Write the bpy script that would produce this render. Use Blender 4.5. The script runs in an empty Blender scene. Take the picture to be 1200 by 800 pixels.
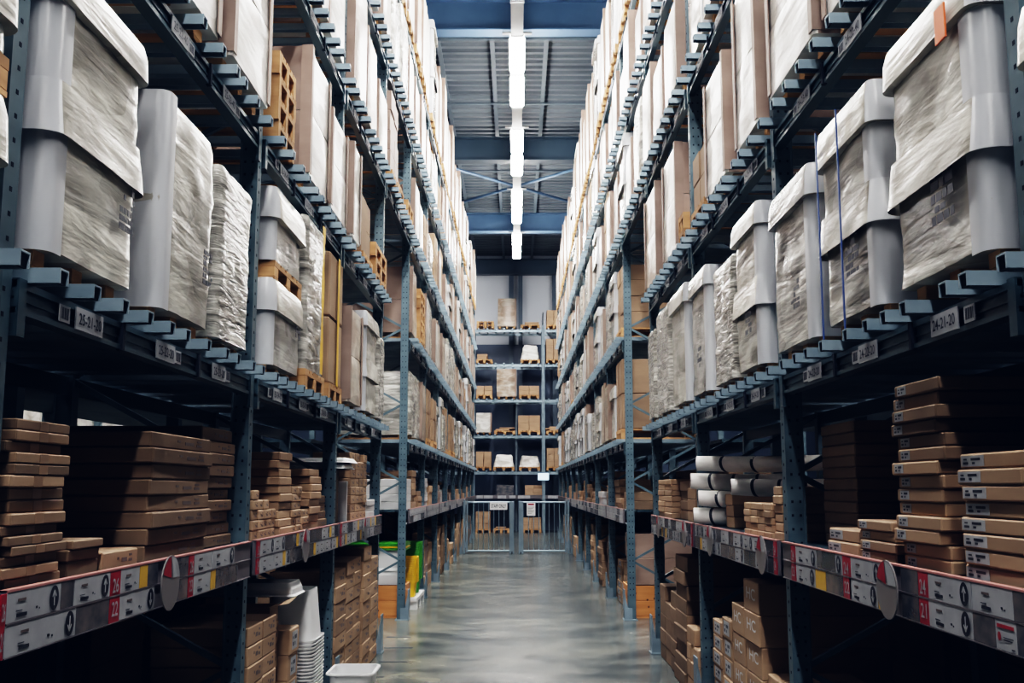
import bpy, math, random
from mathutils import Vector, Matrix, noise as mnoise

scene = bpy.context.scene
COL = scene.collection
R = random.Random(7)

# ------------------------------------------------------------------ camera model
F = 1224.0
EYE = 1.755
PITCH = math.atan(171.0 / F)
YAW = math.atan(5.0 / F)
CP, SP = math.cos(PITCH), math.sin(PITCH)


def project(x, y, z):
    X, Y, Z = x, y, z - EYE
    X, Y = X * math.cos(YAW) + Y * math.sin(YAW), -X * math.sin(YAW) + Y * math.cos(YAW)
    d = Y * CP + Z * SP
    u = -Y * SP + Z * CP
    if d < 0.05:
        return None
    return 600 + F * X / d, 400 - F * u / d


def in_view(x0, x1, y0, y1, z0, z1, m=25):
    us, vs = [], []
    for x in (x0, x1):
        for y in (y0, y1):
            for z in (z0, z1):
                p = project(x, y, z)
                if p is None:
                    continue
                us.append(p[0]); vs.append(p[1])
    if not us:
        return False
    return max(us) > -m and min(us) < 1200 + m and max(vs) > -m and min(vs) < 800 + m


def yz(px, py, X):
    """depth along the aisle and height of a point of the photo that lies on the plane |x| = X"""
    off = abs(px - 605.0)
    d = F * X / off
    Z = (571.0 - py) / off * X * 0.99
    return (d - SP * Z) / CP, Z + EYE


# ------------------------------------------------------------------ materials
def mat(name):
    m = bpy.data.materials.new(name)
    m.use_nodes = True
    nt = m.node_tree
    nt.nodes.clear()
    out = nt.nodes.new('ShaderNodeOutputMaterial')
    b = nt.nodes.new('ShaderNodeBsdfPrincipled')
    nt.links.new(b.outputs[0], out.inputs[0])
    return m, nt, b


def node(nt, t, **kw):
    n = nt.nodes.new(t)
    for k, v in kw.items():
        if k.startswith('i_'):
            key = k[2:].replace('_', ' ')
            n.inputs[key].default_value = v
        else:
            setattr(n, k, v)
    return n


def ramp(nt, src, stops):
    r = nt.nodes.new('ShaderNodeValToRGB')
    els = r.color_ramp.elements
    while len(els) < len(stops):
        els.new(0.5)
    for e, (p, c) in zip(els, stops):
        e.position = p
        e.color = (*c, 1)
    nt.links.new(src, r.inputs[0])
    return r


def coords(nt, scale=(1, 1, 1), rot=(0, 0, 0), kind='Object'):
    tc = nt.nodes.new('ShaderNodeTexCoord')
    mp = nt.nodes.new('ShaderNodeMapping')
    mp.inputs['Scale'].default_value = scale
    mp.inputs['Rotation'].default_value = rot
    nt.links.new(tc.outputs[kind], mp.inputs[0])
    return mp.outputs[0]


def noise_mat(name, c0, c1, rough=0.6, scale=(4, 4, 4), nscale=1.0, detail=4, bump=0.0, metal=0.0, spec=0.5,
              lo=0.35, hi=0.65, tint=0.0, rough_var=0.0):
    m, nt, b = mat(name)
    v = coords(nt, scale)
    n = node(nt, 'ShaderNodeTexNoise', noise_dimensions='4D')
    n.inputs['Scale'].default_value = nscale
    n.inputs['Detail'].default_value = detail
    oi = nt.nodes.new('ShaderNodeObjectInfo')
    mu = node(nt, 'ShaderNodeMath', operation='MULTIPLY')
    mu.inputs[1].default_value = 37.0
    nt.links.new(oi.outputs['Random'], mu.inputs[0])
    nt.links.new(mu.outputs[0], n.inputs['W'])
    nt.links.new(v, n.inputs['Vector'])
    r = ramp(nt, n.outputs[0], [(lo, c0), (hi, c1)])
    col = r.outputs[0]
    if tint:
        hv = nt.nodes.new('ShaderNodeHueSaturation')
        ma = node(nt, 'ShaderNodeMapRange')
        ma.inputs['To Min'].default_value = 1 - tint
        ma.inputs['To Max'].default_value = 1 + tint
        nt.links.new(oi.outputs['Random'], ma.inputs[0])
        nt.links.new(ma.outputs[0], hv.inputs['Value'])
        nt.links.new(col, hv.inputs['Color'])
        col = hv.outputs[0]
    nt.links.new(col, b.inputs['Base Color'])
    b.inputs['Roughness'].default_value = rough
    b.inputs['Metallic'].default_value = metal
    b.inputs['Specular IOR Level'].default_value = spec
    if rough_var:
        ma = node(nt, 'ShaderNodeMapRange')
        ma.inputs['To Min'].default_value = rough - rough_var
        ma.inputs['To Max'].default_value = rough + rough_var
        nt.links.new(n.outputs[0], ma.inputs[0])
        nt.links.new(ma.outputs[0], b.inputs['Roughness'])
    if bump:
        bp = nt.nodes.new('ShaderNodeBump')
        bp.inputs['Strength'].default_value = bump
        bp.inputs['Distance'].default_value = 0.02
        nt.links.new(n.outputs[0], bp.inputs['Height'])
        nt.links.new(bp.outputs[0], b.inputs['Normal'])
    return m


def film_mat(name, dark, mid, light, rough=0.3, bump=0.28, wr=(1.2, 1.5, 10.0), rot=0.35, patch=1.6, pw=0.62, dist=0.45):
    """stretch film: broad pale patches, overlapping wraps and fine diagonal wrinkles"""
    m, nt, b = mat(name)
    oi = nt.nodes.new('ShaderNodeObjectInfo')
    mu = node(nt, 'ShaderNodeMath', operation='MULTIPLY')
    mu.inputs[1].default_value = 53.0
    nt.links.new(oi.outputs['Random'], mu.inputs[0])
    a = node(nt, 'ShaderNodeTexNoise', noise_dimensions='4D')
    a.inputs['Scale'].default_value = patch
    a.inputs['Detail'].default_value = 3
    a.inputs['Distortion'].default_value = 0.8
    nt.links.new(coords(nt, (1, 1.3, 1.6), (rot, 0, 0)), a.inputs['Vector'])
    nt.links.new(mu.outputs[0], a.inputs['W'])
    w = node(nt, 'ShaderNodeTexNoise', noise_dimensions='4D')
    w.inputs['Scale'].default_value = 1.0
    w.inputs['Detail'].default_value = 4
    w.inputs['Roughness'].default_value = 0.55
    w.inputs['Distortion'].default_value = dist
    nt.links.new(coords(nt, wr, (rot, 0, 0)), w.inputs['Vector'])
    nt.links.new(mu.outputs[0], w.inputs['W'])
    mx = node(nt, 'ShaderNodeMix')
    mx.inputs[0].default_value = 1 - pw
    nt.links.new(a.outputs[0], mx.inputs[2])
    nt.links.new(w.outputs[0], mx.inputs[3])
    r = ramp(nt, mx.outputs[0], [(0.36, dark), (0.47, mid), (0.60, light)])
    pn = node(nt, 'ShaderNodeTexNoise', noise_dimensions='4D')
    pn.inputs['Scale'].default_value = 1.0
    pn.inputs['Detail'].default_value = 0.6
    pn.inputs['Distortion'].default_value = 0.5
    nt.links.new(coords(nt, (1, 1.4, 3.6), (-rot, 0, 0)), pn.inputs['Vector'])
    nt.links.new(mu.outputs[0], pn.inputs['W'])
    pr = ramp(nt, pn.outputs[0], [(0.0, (.62, .61, .58)), (0.44, (1, 1, 1)), (0.51, (.80, .80, .79)), (0.57, (1.0, 1.0, 1.0))])
    pr.color_ramp.interpolation = 'CONSTANT'
    pm = node(nt, 'ShaderNodeMix', data_type='RGBA', blend_type='MULTIPLY')
    pm.inputs[0].default_value = 0.75
    nt.links.new(r.outputs[0], pm.inputs[6]); nt.links.new(pr.outputs[0], pm.inputs[7])
    hv = nt.nodes.new('ShaderNodeHueSaturation')
    ma = node(nt, 'ShaderNodeMapRange')
    ma.inputs['To Min'].default_value = 0.85
    ma.inputs['To Max'].default_value = 1.12
    nt.links.new(oi.outputs['Random'], ma.inputs[0])
    nt.links.new(ma.outputs[0], hv.inputs['Value'])
    nt.links.new(pm.outputs[2], hv.inputs['Color'])
    nt.links.new(hv.outputs[0], b.inputs['Base Color'])
    b.inputs['Roughness'].default_value = rough
    b.inputs['Specular IOR Level'].default_value = 0.6
    bp = nt.nodes.new('ShaderNodeBump')
    bp.inputs['Strength'].default_value = bump
    bp.inputs['Distance'].default_value = 0.03
    nt.links.new(w.outputs[0], bp.inputs['Height'])
    nt.links.new(bp.outputs[0], b.inputs['Normal'])
    return m


def flat(name, c, rough=0.6, metal=0.0, spec=0.5, v=0.12, scale=(6, 6, 6)):
    d = tuple(x * (1 - v) for x in c)
    return noise_mat(name, d, c, rough, scale=scale, metal=metal, spec=spec)


def emit(name, c, s):
    m, nt, b = mat(name)
    b.inputs['Base Color'].default_value = (*c, 1)
    b.inputs['Emission Color'].default_value = (*c, 1)
    b.inputs['Emission Strength'].default_value = s
    return m


STEEL = noise_mat('painted_steel', (0.075, 0.118, 0.142), (0.115, 0.168, 0.195), 0.42, (3, 3, 9), metal=0.25, rough_var=0.12)
BEAM = noise_mat('beam_steel', (0.034, 0.062, 0.078), (0.062, 0.104, 0.122), 0.36, (5, 1.5, 18), metal=0.3, lo=0.3, hi=0.7, rough_var=0.15)
BAR = noise_mat('galvanised_bar', (0.20, 0.275, 0.33), (0.32, 0.41, 0.47), 0.38, (3, 6, 6), metal=0.35)
GUARD = noise_mat('guard_steel', (0.14, 0.19, 0.23), (0.19, 0.25, 0.29), 0.5, (5, 5, 5))
HOLE = flat('dark_hole', (0.004, 0.010, 0.020), 0.9)
BOLT = flat('bright_bolt', (0.6, 0.65, 0.7), 0.3, metal=0.8)
LAV = noise_mat('silver_sheet', (0.46, 0.475, 0.505), (0.56, 0.575, 0.605), 0.30, (2, 2, 0.8), bump=0.05, spec=0.5)
FILM = [film_mat('cream_film', (0.25, 0.235, 0.20), (0.45, 0.43, 0.38), (0.70, 0.68, 0.61), rough=0.22, bump=0.45),
        film_mat('grey_film', (0.17, 0.165, 0.155), (0.36, 0.35, 0.325), (0.62, 0.61, 0.57), rough=0.2, bump=0.5),
        film_mat('white_film', (0.42, 0.38, 0.33), (0.66, 0.64, 0.60), (0.80, 0.79, 0.76)),
        film_mat('tan_film', (0.30, 0.20, 0.14), (0.42, 0.32, 0.24), (0.66, 0.60, 0.52))]
CRINK = film_mat('crinkled_film', (0.19, 0.185, 0.165), (0.33, 0.32, 0.29), (0.66, 0.64, 0.59), rough=0.18, bump=0.6,
                 wr=(3, 3.5, 22.0), rot=0.6, patch=3.0, pw=0.3, dist=0.9)
CARD = noise_mat('brown_cardboard', (0.30, 0.205, 0.135), (0.37, 0.255, 0.165), 0.75, (2, 2, 6), tint=0.16, spec=0.25)
CARDP = noise_mat('pinkish_cardboard', (0.23, 0.165, 0.13), (0.30, 0.22, 0.18), 0.5, (2, 2, 5), tint=0.12, spec=0.35)
CARDD = noise_mat('dull_shaded_cardboard', (0.17, 0.12, 0.08), (0.22, 0.155, 0.105), 0.8, (2, 2, 6), tint=0.15, spec=0.2)  # dull cardboard, also used to colour in shade on some cartons
CARDW = noise_mat('pale_cardboard', (0.50, 0.50, 0.50), (0.60, 0.60, 0.60), 0.6, (3, 3, 3), tint=0.1)
TAPE = flat('packing_tape', (0.30, 0.20, 0.13), 0.3)
WOOD = noise_mat('pallet_wood', (0.36, 0.20, 0.095), (0.52, 0.31, 0.155), 0.75, (3, 3, 14), tint=0.2, spec=0.2)
WOODO = noise_mat('orange_crate_wood', (0.42, 0.17, 0.05), (0.56, 0.25, 0.085), 0.6, (1.0, 6, 12), bump=0.05)
WHITE = noise_mat('white_plastic', (0.70, 0.71, 0.72), (0.78, 0.79, 0.80), 0.4, (2, 2, 2))
PAPER = flat('white_paper', (0.37, 0.38, 0.40), 0.6, v=0.2, scale=(9, 9, 9))
INK = flat('black_ink', (0.012, 0.014, 0.024), 0.5)
INKS = flat('faded_ink', (0.12, 0.09, 0.08), 0.6)
RED = flat('red_card', (0.33, 0.018, 0.035), 0.45)
YEL = flat('yellow_card', (0.60, 0.37, 0.05), 0.5)
YSTRAP = flat('yellow_strap', (0.80, 0.46, 0.03), 0.5)
BSTRAP = flat('blue_strap', (0.03, 0.07, 0.22), 0.4)
OSTICK = flat('orange_sticker', (0.80, 0.16, 0.03), 0.5)
DCARD = noise_mat('smoky_insert', (0.05, 0.06, 0.075), (0.16, 0.15, 0.15), 0.2, (7, 7, 9))
RAIL = flat('price_rail_plastic', (0.13, 0.12, 0.13), 0.3)
PINK = flat('rail_lip', (0.45, 0.22, 0.20), 0.4)
GREEN = flat('green_plastic', (0.07, 0.34, 0.04), 0.4)
YPLAS = flat('yellow_plastic', (0.80, 0.47, 0.02), 0.4)
CLOTHW = noise_mat('white_rug_wrap', (0.66, 0.64, 0.62), (0.82, 0.80, 0.78), 0.5, (6, 14, 14), bump=0.3)
DECK = noise_mat('ceiling_deck', (0.085, 0.105, 0.122), (0.14, 0.165, 0.185), 0.5, (0.3, 3, 3), metal=0.3)
PURL = noise_mat('purlin_steel', (0.075, 0.098, 0.118), (0.105, 0.135, 0.16), 0.5, (1, 1, 1), metal=0.2)
IBEAM = noise_mat('blue_girder', (0.045, 0.085, 0.145), (0.065, 0.115, 0.19), 0.5, (1, 1, 1))
IBEAMD = noise_mat('dark_girder', (0.025, 0.042, 0.058), (0.036, 0.058, 0.08), 0.5, (1, 1, 1))
WALL = noise_mat('wall_panel', (0.50, 0.54, 0.60), (0.58, 0.62, 0.68), 0.6, (0.25, 1, 0.25))
WALLN = noise_mat('dark_blue_lower_wall', (0.045, 0.065, 0.10), (0.075, 0.10, 0.145), 0.5, (0.5, 1, 0.3))
WALLD = noise_mat('wall_column', (0.06, 0.08, 0.11), (0.09, 0.12, 0.15), 0.6, (1, 1, 1))
LAMPH = flat('lamp_housing', (0.27, 0.285, 0.29), 0.35)
TUBE = emit('lamp_diffuser', (1.0, 0.97, 0.94), 150.0)
TUBE2 = emit('lamp_diffuser_next_aisle', (1.0, 0.97, 0.94), 90.0)
SCREEN = emit('lit_sign_face', (0.55, 0.80, 1.0), 1.6)
DARKWALL = flat('dim_side_wall', (0.012, 0.016, 0.025), 0.9)


def floor_material():
    m, nt, b = mat('polished_concrete')
    v = coords(nt, (0.7, 0.75, 1))
    n1 = node(nt, 'ShaderNodeTexNoise'); n1.inputs['Scale'].default_value = 0.9; n1.inputs['Detail'].default_value = 9
    n1.inputs['Roughness'].default_value = 0.72; n1.inputs['Distortion'].default_value = 0.4
    nt.links.new(v, n1.inputs['Vector'])
    n2 = node(nt, 'ShaderNodeTexNoise'); n2.inputs['Scale'].default_value = 2.2; n2.inputs['Detail'].default_value = 5
    nt.links.new(coords(nt, (0.8, 1.1, 1)), n2.inputs['Vector'])
    mx = node(nt, 'ShaderNodeMix'); mx.inputs[0].default_value = 0.45
    nt.links.new(n1.outputs[0], mx.inputs[2]); nt.links.new(n2.outputs[0], mx.inputs[3])
    r = ramp(nt, mx.outputs[0], [(0.37, (0.018, 0.026, 0.030)), (0.49, (0.072, 0.083, 0.081)), (0.63, (0.165, 0.168, 0.146))])
    # saw-cut joint along the aisle
    tc = nt.nodes.new('ShaderNodeTexCoord')
    sx = nt.nodes.new('ShaderNodeSeparateXYZ')
    nt.links.new(tc.outputs['Object'], sx.inputs[0])
    add = node(nt, 'ShaderNodeMath', operation='ADD'); add.inputs[1].default_value = 0.69
    nt.links.new(sx.outputs[0], add.inputs[0])
    ab = node(nt, 'ShaderNodeMath', operation='ABSOLUTE'); nt.links.new(add.outputs[0], ab.inputs[0])
    lt = node(nt, 'ShaderNodeMath', operation='LESS_THAN'); lt.inputs[1].default_value = 0.007
    nt.links.new(ab.outputs[0], lt.inputs[0])
    # slab left of the joint a little paler
    sl = node(nt, 'ShaderNodeMath', operation='LESS_THAN'); sl.inputs[1].default_value = 0.0
    nt.links.new(add.outputs[0], sl.inputs[0])
    c2 = node(nt, 'ShaderNodeMix', data_type='RGBA', blend_type='MULTIPLY')
    c2.inputs[7].default_value = (1.22, 1.17, 1.04, 1)
    nt.links.new(sl.outputs[0], c2.inputs[0]); nt.links.new(r.outputs[0], c2.inputs[6])
    c3 = node(nt, 'ShaderNodeMix', data_type='RGBA')
    c3.inputs[7].default_value = (0.07, 0.08, 0.08, 1)
    sm = node(nt, 'ShaderNodeMath', operation='MULTIPLY'); sm.inputs[1].default_value = 0.8
    nt.links.new(lt.outputs[0], sm.inputs[0]); nt.links.new(sm.outputs[0], c3.inputs[0])
    nt.links.new(c2.outputs[2], c3.inputs[6])
    nt.links.new(c3.outputs[2], b.inputs['Base Color'])
    ma = node(nt, 'ShaderNodeMapRange'); ma.inputs['To Min'].default_value = 0.20; ma.inputs['To Max'].default_value = 0.30
    nt.links.new(n2.outputs[0], ma.inputs[0]); nt.links.new(ma.outputs[0], b.inputs['Roughness'])
    b.inputs['Specular IOR Level'].default_value = 0.5
    return m


FLOORM = floor_material()


# ------------------------------------------------------------------ mesh builder
class MB:
    def __init__(self):
        self.v, self.f, self.mi = [], [], []

    def face(self, pts, mi=0):
        b = len(self.v)
        self.v.extend(tuple(p) for p in pts)
        self.f.append(tuple(range(b, b + len(pts))))
        self.mi.append(mi)

    def box(self, x0, x1, y0, y1, z0, z1, mi=0):
        if x0 > x1: x0, x1 = x1, x0
        if y0 > y1: y0, y1 = y1, y0
        if z0 > z1: z0, z1 = z1, z0
        b = len(self.v)
        self.v += [(x0, y0, z0), (x1, y0, z0), (x1, y1, z0), (x0, y1, z0), (x0, y0, z1), (x1, y0, z1), (x1, y1, z1), (x0, y1, z1)]
        for q in ((0, 3, 2, 1), (4, 5, 6, 7), (0, 1, 5, 4), (1, 2, 6, 5), (2, 3, 7, 6), (3, 0, 4, 7)):
            self.f.append(tuple(b + i for i in q)); self.mi.append(mi)

    def bbox(self, x0, x1, y0, y1, z0, z1, c=0.004, mi=0, bulge=0.0):
        """box with chamfered edges"""
        if x0 > x1: x0, x1 = x1, x0
        if y0 > y1: y0, y1 = y1, y0
        if z0 > z1: z0, z1 = z1, z0
        c = min(c, (x1 - x0) * .3, (y1 - y0) * .3, (z1 - z0) * .3)
        ring = [(x0 + c, y0), (x1 - c, y0), (x1, y0 + c), (x1, y1 - c), (x1 - c, y1), (x0 + c, y1), (x0, y1 - c), (x0, y0 + c)]
        inner = [(x0 + c, y0 + c), (x1 - c, y0 + c), (x1 - c, y0 + c), (x1 - c, y1 - c), (x1 - c, y1 - c), (x0 + c, y1 - c), (x0 + c, y1 - c), (x0 + c, y0 + c)]
        b = len(self.v)
        for rr, z in ((inner, z0), (ring, z0 + c), (ring, z1 - c), (inner, z1)):
            self.v += [(p[0], p[1], z) for p in rr]
        for k in range(3):
            for i in range(8):
                j = (i + 1) % 8
                self.f.append((b + k * 8 + i, b + k * 8 + j, b + k * 8 + 8 + j, b + k * 8 + 8 + i)); self.mi.append(mi)
        self.f.append(tuple(b + 24 + i for i in (0, 2, 4, 6))); self.mi.append(mi)
        self.f.append(tuple(b + i for i in (6, 4, 2, 0))); self.mi.append(mi)

    def tube(self, p0, p1, r, n=10, mi=0, r1=None, caps=True):
        p0, p1 = Vector(p0), Vector(p1)
        d = (p1 - p0).normalized()
        u = d.orthogonal().normalized(); w = d.cross(u)
        b = len(self.v)
        for p, rr in ((p0, r), (p1, r if r1 is None else r1)):
            for i in range(n):
                a = 2 * math.pi * i / n
                self.v.append(tuple(p + (u * math.cos(a) + w * math.sin(a)) * rr))
        for i in range(n):
            j = (i + 1) % n
            self.f.append((b + i, b + j, b + n + j, b + n + i)); self.mi.append(mi)
        if caps:
            self.f.append(tuple(b + n - 1 - i for i in range(n))); self.mi.append(mi)
            self.f.append(tuple(b + n + i for i in range(n))); self.mi.append(mi)

    def bar(self, p0, p1, w, h, up=(0, 0, 1), mi=0):
        p0, p1 = Vector(p0), Vector(p1)
        d = (p1 - p0).normalized(); s = d.cross(Vector(up)).normalized(); t = s.cross(d)
        b = len(self.v)
        for p in (p0, p1):
            for a, c in ((-1, -1), (1, -1), (1, 1), (-1, 1)):
                self.v.append(tuple(p + s * a * w / 2 + t * c * h / 2))
        for q in ((3, 2, 1, 0), (4, 5, 6, 7), (0, 1, 5, 4), (1, 2, 6, 5), (2, 3, 7, 6), (3, 0, 4, 7)):
            self.f.append(tuple(b + i for i in q)); self.mi.append(mi)

    def disc(self, c, ax_u, ax_v, r, n=24, mi=0):
        c, u, w = Vector(c), Vector(ax_u), Vector(ax_v)
        self.face([c + u * r * math.cos(2 * math.pi * i / n) + w * r * math.sin(2 * math.pi * i / n) for i in range(n)], mi)

    def build(self, name, mats, parent=None, loc=None, smooth=False):
        used = sorted({i for f in self.f for i in f})
        if len(used) < len(self.v):
            rm = {o: k for k, o in enumerate(used)}
            self.v = [self.v[i] for i in used]
            self.f = [tuple(rm[i] for i in f) for f in self.f]
        me = bpy.data.meshes.new(name)
        me.from_pydata(self.v, [], self.f)
        for m in (mats if isinstance(mats, (list, tuple)) else [mats]):
            me.materials.append(m)
        me.polygons.foreach_set('material_index', self.mi)
        if smooth:
            me.polygons.foreach_set('use_smooth', [True] * len(self.f))
            me.set_sharp_from_angle(angle=math.radians(38))
        me.update()
        return link(name, me, parent, loc)


def link(name, me, parent=None, loc=None):
    o = bpy.data.objects.new(name, me)
    COL.objects.link(o)
    if parent is not None:
        o.parent = parent
    if loc is not None:
        o.location = loc
    return o


def tag(o, label=None, cat=None, group=None, kind=None):
    if label: o['label'] = label
    if cat: o['category'] = cat
    if group: o['group'] = group
    if kind: o['kind'] = kind
    return o


def thing(name, label, cat, loc=(0, 0, 0), group=None, rz=0.0):
    o = bpy.data.objects.new(name, None)
    o.empty_display_size = 0.1
    COL.objects.link(o)
    o.location = loc
    o.rotation_euler = (0, 0, rz)
    return tag(o, label, cat, group)


def struct(name, mb, m):
    return tag(mb.build(name, m), kind='structure')


ORD = ('zeroth first second third fourth fifth sixth seventh eighth ninth tenth eleventh twelfth thirteenth fourteenth fifteenth '
       'sixteenth seventeenth eighteenth nineteenth twentieth').split()


def ordinal(n):
    if n <= 20:
        return ORD[n]
    t = {2: 'twenty', 3: 'thirty'}[n // 10]
    return t + '-' + ORD[n % 10] if n % 10 else {2: 'twentieth', 3: 'thirtieth'}[n // 10]


TEXTS = {}


def text_mesh(s, w, h, material):
    """lettering as a flat mesh centred on its origin, fitted into w x h"""
    key = (s, round(w, 4), round(h, 4), material.name)
    if key in TEXTS:
        return TEXTS[key]
    cu = bpy.data.curves.new('lettering', 'FONT')
    cu.body = s
    cu.align_x = 'CENTER'; cu.align_y = 'CENTER'
    cu.resolution_u = 3
    cu.offset = 0.012
    o = bpy.data.objects.new('lettering_source', cu)
    COL.objects.link(o)
    dg = bpy.context.evaluated_depsgraph_get()
    me = bpy.data.meshes.new_from_object(o.evaluated_get(dg))
    bpy.data.objects.remove(o)
    bpy.data.curves.remove(cu)
    xs = [v.co.x for v in me.vertices]; ys = [v.co.y for v in me.vertices]
    cx, cy = (min(xs) + max(xs)) / 2, (min(ys) + max(ys)) / 2
    kx, ky = w / (max(xs) - min(xs)), h / (max(ys) - min(ys))
    for v in me.vertices:
        v.co = ((v.co.x - cx) * kx, (v.co.y - cy) * ky, 0)
    me.materials.clear(); me.materials.append(material)
    TEXTS[key] = me
    return me


def side_rot(s):
    # reading direction along the aisle face of the rack on side s (-1 or +1)
    if s < 0:
        return Matrix(((0, 0, 1), (1, 0, 0), (0, 1, 0))).to_euler()
    return Matrix(((0, 0, -1), (-1, 0, 0), (0, 1, 0))).to_euler()


def side_text(s, X, y, z, string, w, h, m, parent, name='lettering'):
    o = link(name, text_mesh(string, w, h, m), parent, (s * X, y, z))
    o.rotation_euler = side_rot(s)
    return o


# ------------------------------------------------------------------ layout numbers
YN = {n: 5.90 + 2.83 * (n - 1) for n in range(-2, 14)}
YN[0] = 3.00
LEV = {1: 2.37, 2: 3.79, 3: 5.21, 4: 6.63, 5: 8.03}      # beam tops
BT = 0.047                                              # height of the support bars on the beams
XP0, XP1, XR0, XR1 = 1.50, 1.60, 2.50, 2.60
SHELF = 1.45
SIDE = {-1: 'white-bin side', 1: 'rug-roll side'}
LEVNAME = {1: 'lowest', 2: 'second', 3: 'third', 4: 'fourth', 5: 'top'}
GAPS = ['first', 'middle', 'last']


def bay_name(b):
    if b < 3:
        return {-1: 'front bay', 0: 'second bay', 1: 'third bay', 2: 'fourth bay'}[b]
    if b == 3:
        return 'bay bridging the passage'
    return ordinal(b - 3) + ' bay past the passage'


# ------------------------------------------------------------------ room
mb = MB(); mb.box(-16, 16, -16, 44.2, -0.2, 0.0)
struct('floor', mb, FLOORM)

CEIL = 11.6
mb = MB()
pts = []
y = -16.0
while y < 44.2:
    pts += [(y, CEIL), (y + 0.12, CEIL), (y + 0.16, CEIL + 0.07), (y + 0.28, CEIL + 0.07)]
    y += 0.32
for (ya, za), (yb, zb) in zip(pts, pts[1:]):
    mb.face([(-16, ya, za), (-16, yb, zb), (16, yb, zb), (16, ya, za)])
mb.box(-16, 16, -16, 44.2, CEIL + 0.1, CEIL + 0.25)
struct('ceiling', mb, DECK)

mb = MB(); mb.box(-16, 16, 43.9, 44.2, 0, CEIL + .1)
for x in (-11, -8.3, -5.6, -2.9, -0.12, 2.6, 5.3, 8):
    mb.box(x - 0.012, x + 0.012, 43.885, 43.9, 0, CEIL, 1)
mb.box(-16, 16, 43.87, 43.9, 0, 7.75, 2)  # wall coloured dark blue below, paler above
struct('wall_back', mb, [WALL, WALLD, WALLN])
mb = MB(); mb.box(-16.2, -16, -16, 44.2, 0, CEIL + .1); struct('wall_left', mb, DARKWALL)
mb = MB(); mb.box(16, 16.2, -16, 44.2, 0, CEIL + .1); struct('wall_right', mb, DARKWALL)

k = 1
for x in (-0.22, 0.18, 1.62, -3.4, 4.0):
    mb = MB(); mb.box(x - 0.09, x + 0.09, 43.70, 43.86, 0, CEIL - .6)
    struct('trim_%d' % k, mb, WALLD); k += 1

ZB = EYE + 8.75                                         # underside of the girders
for i, (yy, m) in enumerate(((19.3, IBEAM), (27.4, IBEAMD), (35.3, IBEAM), (42.6, IBEAMD), (11.2, IBEAM), (3.1, IBEAMD))):
    mb = MB()
    mb.box(-16, 16, yy - 0.17, yy + 0.17, ZB, ZB + 0.03)
    mb.box(-16, 16, yy - 0.012, yy + 0.012, ZB + 0.03, ZB + 0.62)
    mb.box(-16, 16, yy - 0.17, yy + 0.17, ZB + 0.62, ZB + 0.65)
    for q in range(-5, 6):
        mb.box(q * 3 - .008, q * 3 + .008, yy - 0.16, yy + 0.16, ZB + 0.03, ZB + 0.62)
    struct('ceiling_beam_%d' % (i + 1), mb, m)
for i in range(-9, 10):
    x = 0.66 + i * 1.18
    mb = MB()
    mb.box(x - 0.05, x + 0.05, -16, 43.8, CEIL - 0.26, CEIL - 0.245)
    mb.box(x - 0.006, x + 0.006, -16, 43.8, CEIL - 0.245, CEIL - 0.02)
    struct('ceiling_purlin_beam_%d' % (i + 10), mb, PURL)
j = 1
for ya, yb in ((27.4, 35.3), (19.3, 27.4), (35.3, 42.6)):
    for sx in (-1, 1):
        if ya != 27.4:
            continue
        mb = MB()
        mb.tube((sx * -3.6, ya + .3, CEIL - 0.62), (sx * 3.6, yb - .3, CEIL - 0.62), 0.045, 8)
        struct('ceiling_brace_beam_%d' % j, mb, IBEAM); j += 1
for i, yy in enumerate((21.2, 25.0, 30.6, 38.5)):
    mb = MB(); mb.tube((-7, yy, CEIL - 0.36), (7, yy, CEIL - 0.36), 0.04, 8)
    struct('ceiling_pipe_beam_%d' % (i + 1), mb, PURL)

# ------------------------------------------------------------------ strip lights over the aisle
ZL = EYE + 8.15
for i in range(-6, 4):
    y0 = 18.2 + 5.0 * i
    lab = ('hanging strip light over the aisle, ' + (ordinal(i + 1) + ' lit one below the dark girders' if i >= 0 else ordinal(-i) + ' one behind the top picture edge'))
    t = thing('pendant_strip_light', lab, 'light', (0.02, y0, ZL), group='strip lights over the aisle')
    mb = MB()
    mb.bbox(-0.07, 0.07, -1.45, 3.50, 0.10, 0.17, 0.01)
    mb.box(-0.13, 0.13, -0.05, 3.40, 0.085, 0.10)
    mb.box(-0.11, 0.11, -1.42, -0.12, 0.0, 0.10)
    for yy in (-1.42, -0.08, 1.74, 3.46):
        mb.box(-0.12, 0.12, yy - .02, yy + .02, -0.01, 0.08)
    mb.build('lamp_housing', LAMPH, t)
    mb = MB(); mb.box(-0.27, 0.27, -0.16, -0.08, 0.03, 0.06); mb.build('cross_bracket', LAMPH, t)
    for yy in (0.05, 1.90):
        mb = MB(); mb.bbox(-0.145, 0.145, yy, yy + 1.45, -0.07, 0.083, 0.07); mb.build('lamp_diffuser', TUBE, t)
    for yy in (-1.2, 3.0):
        mb = MB(); mb.tube((0, yy, 0.16), (0, yy, CEIL - 0.1 - ZL), 0.006, 6); mb.build('suspension_wire', PURL, t)


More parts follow.
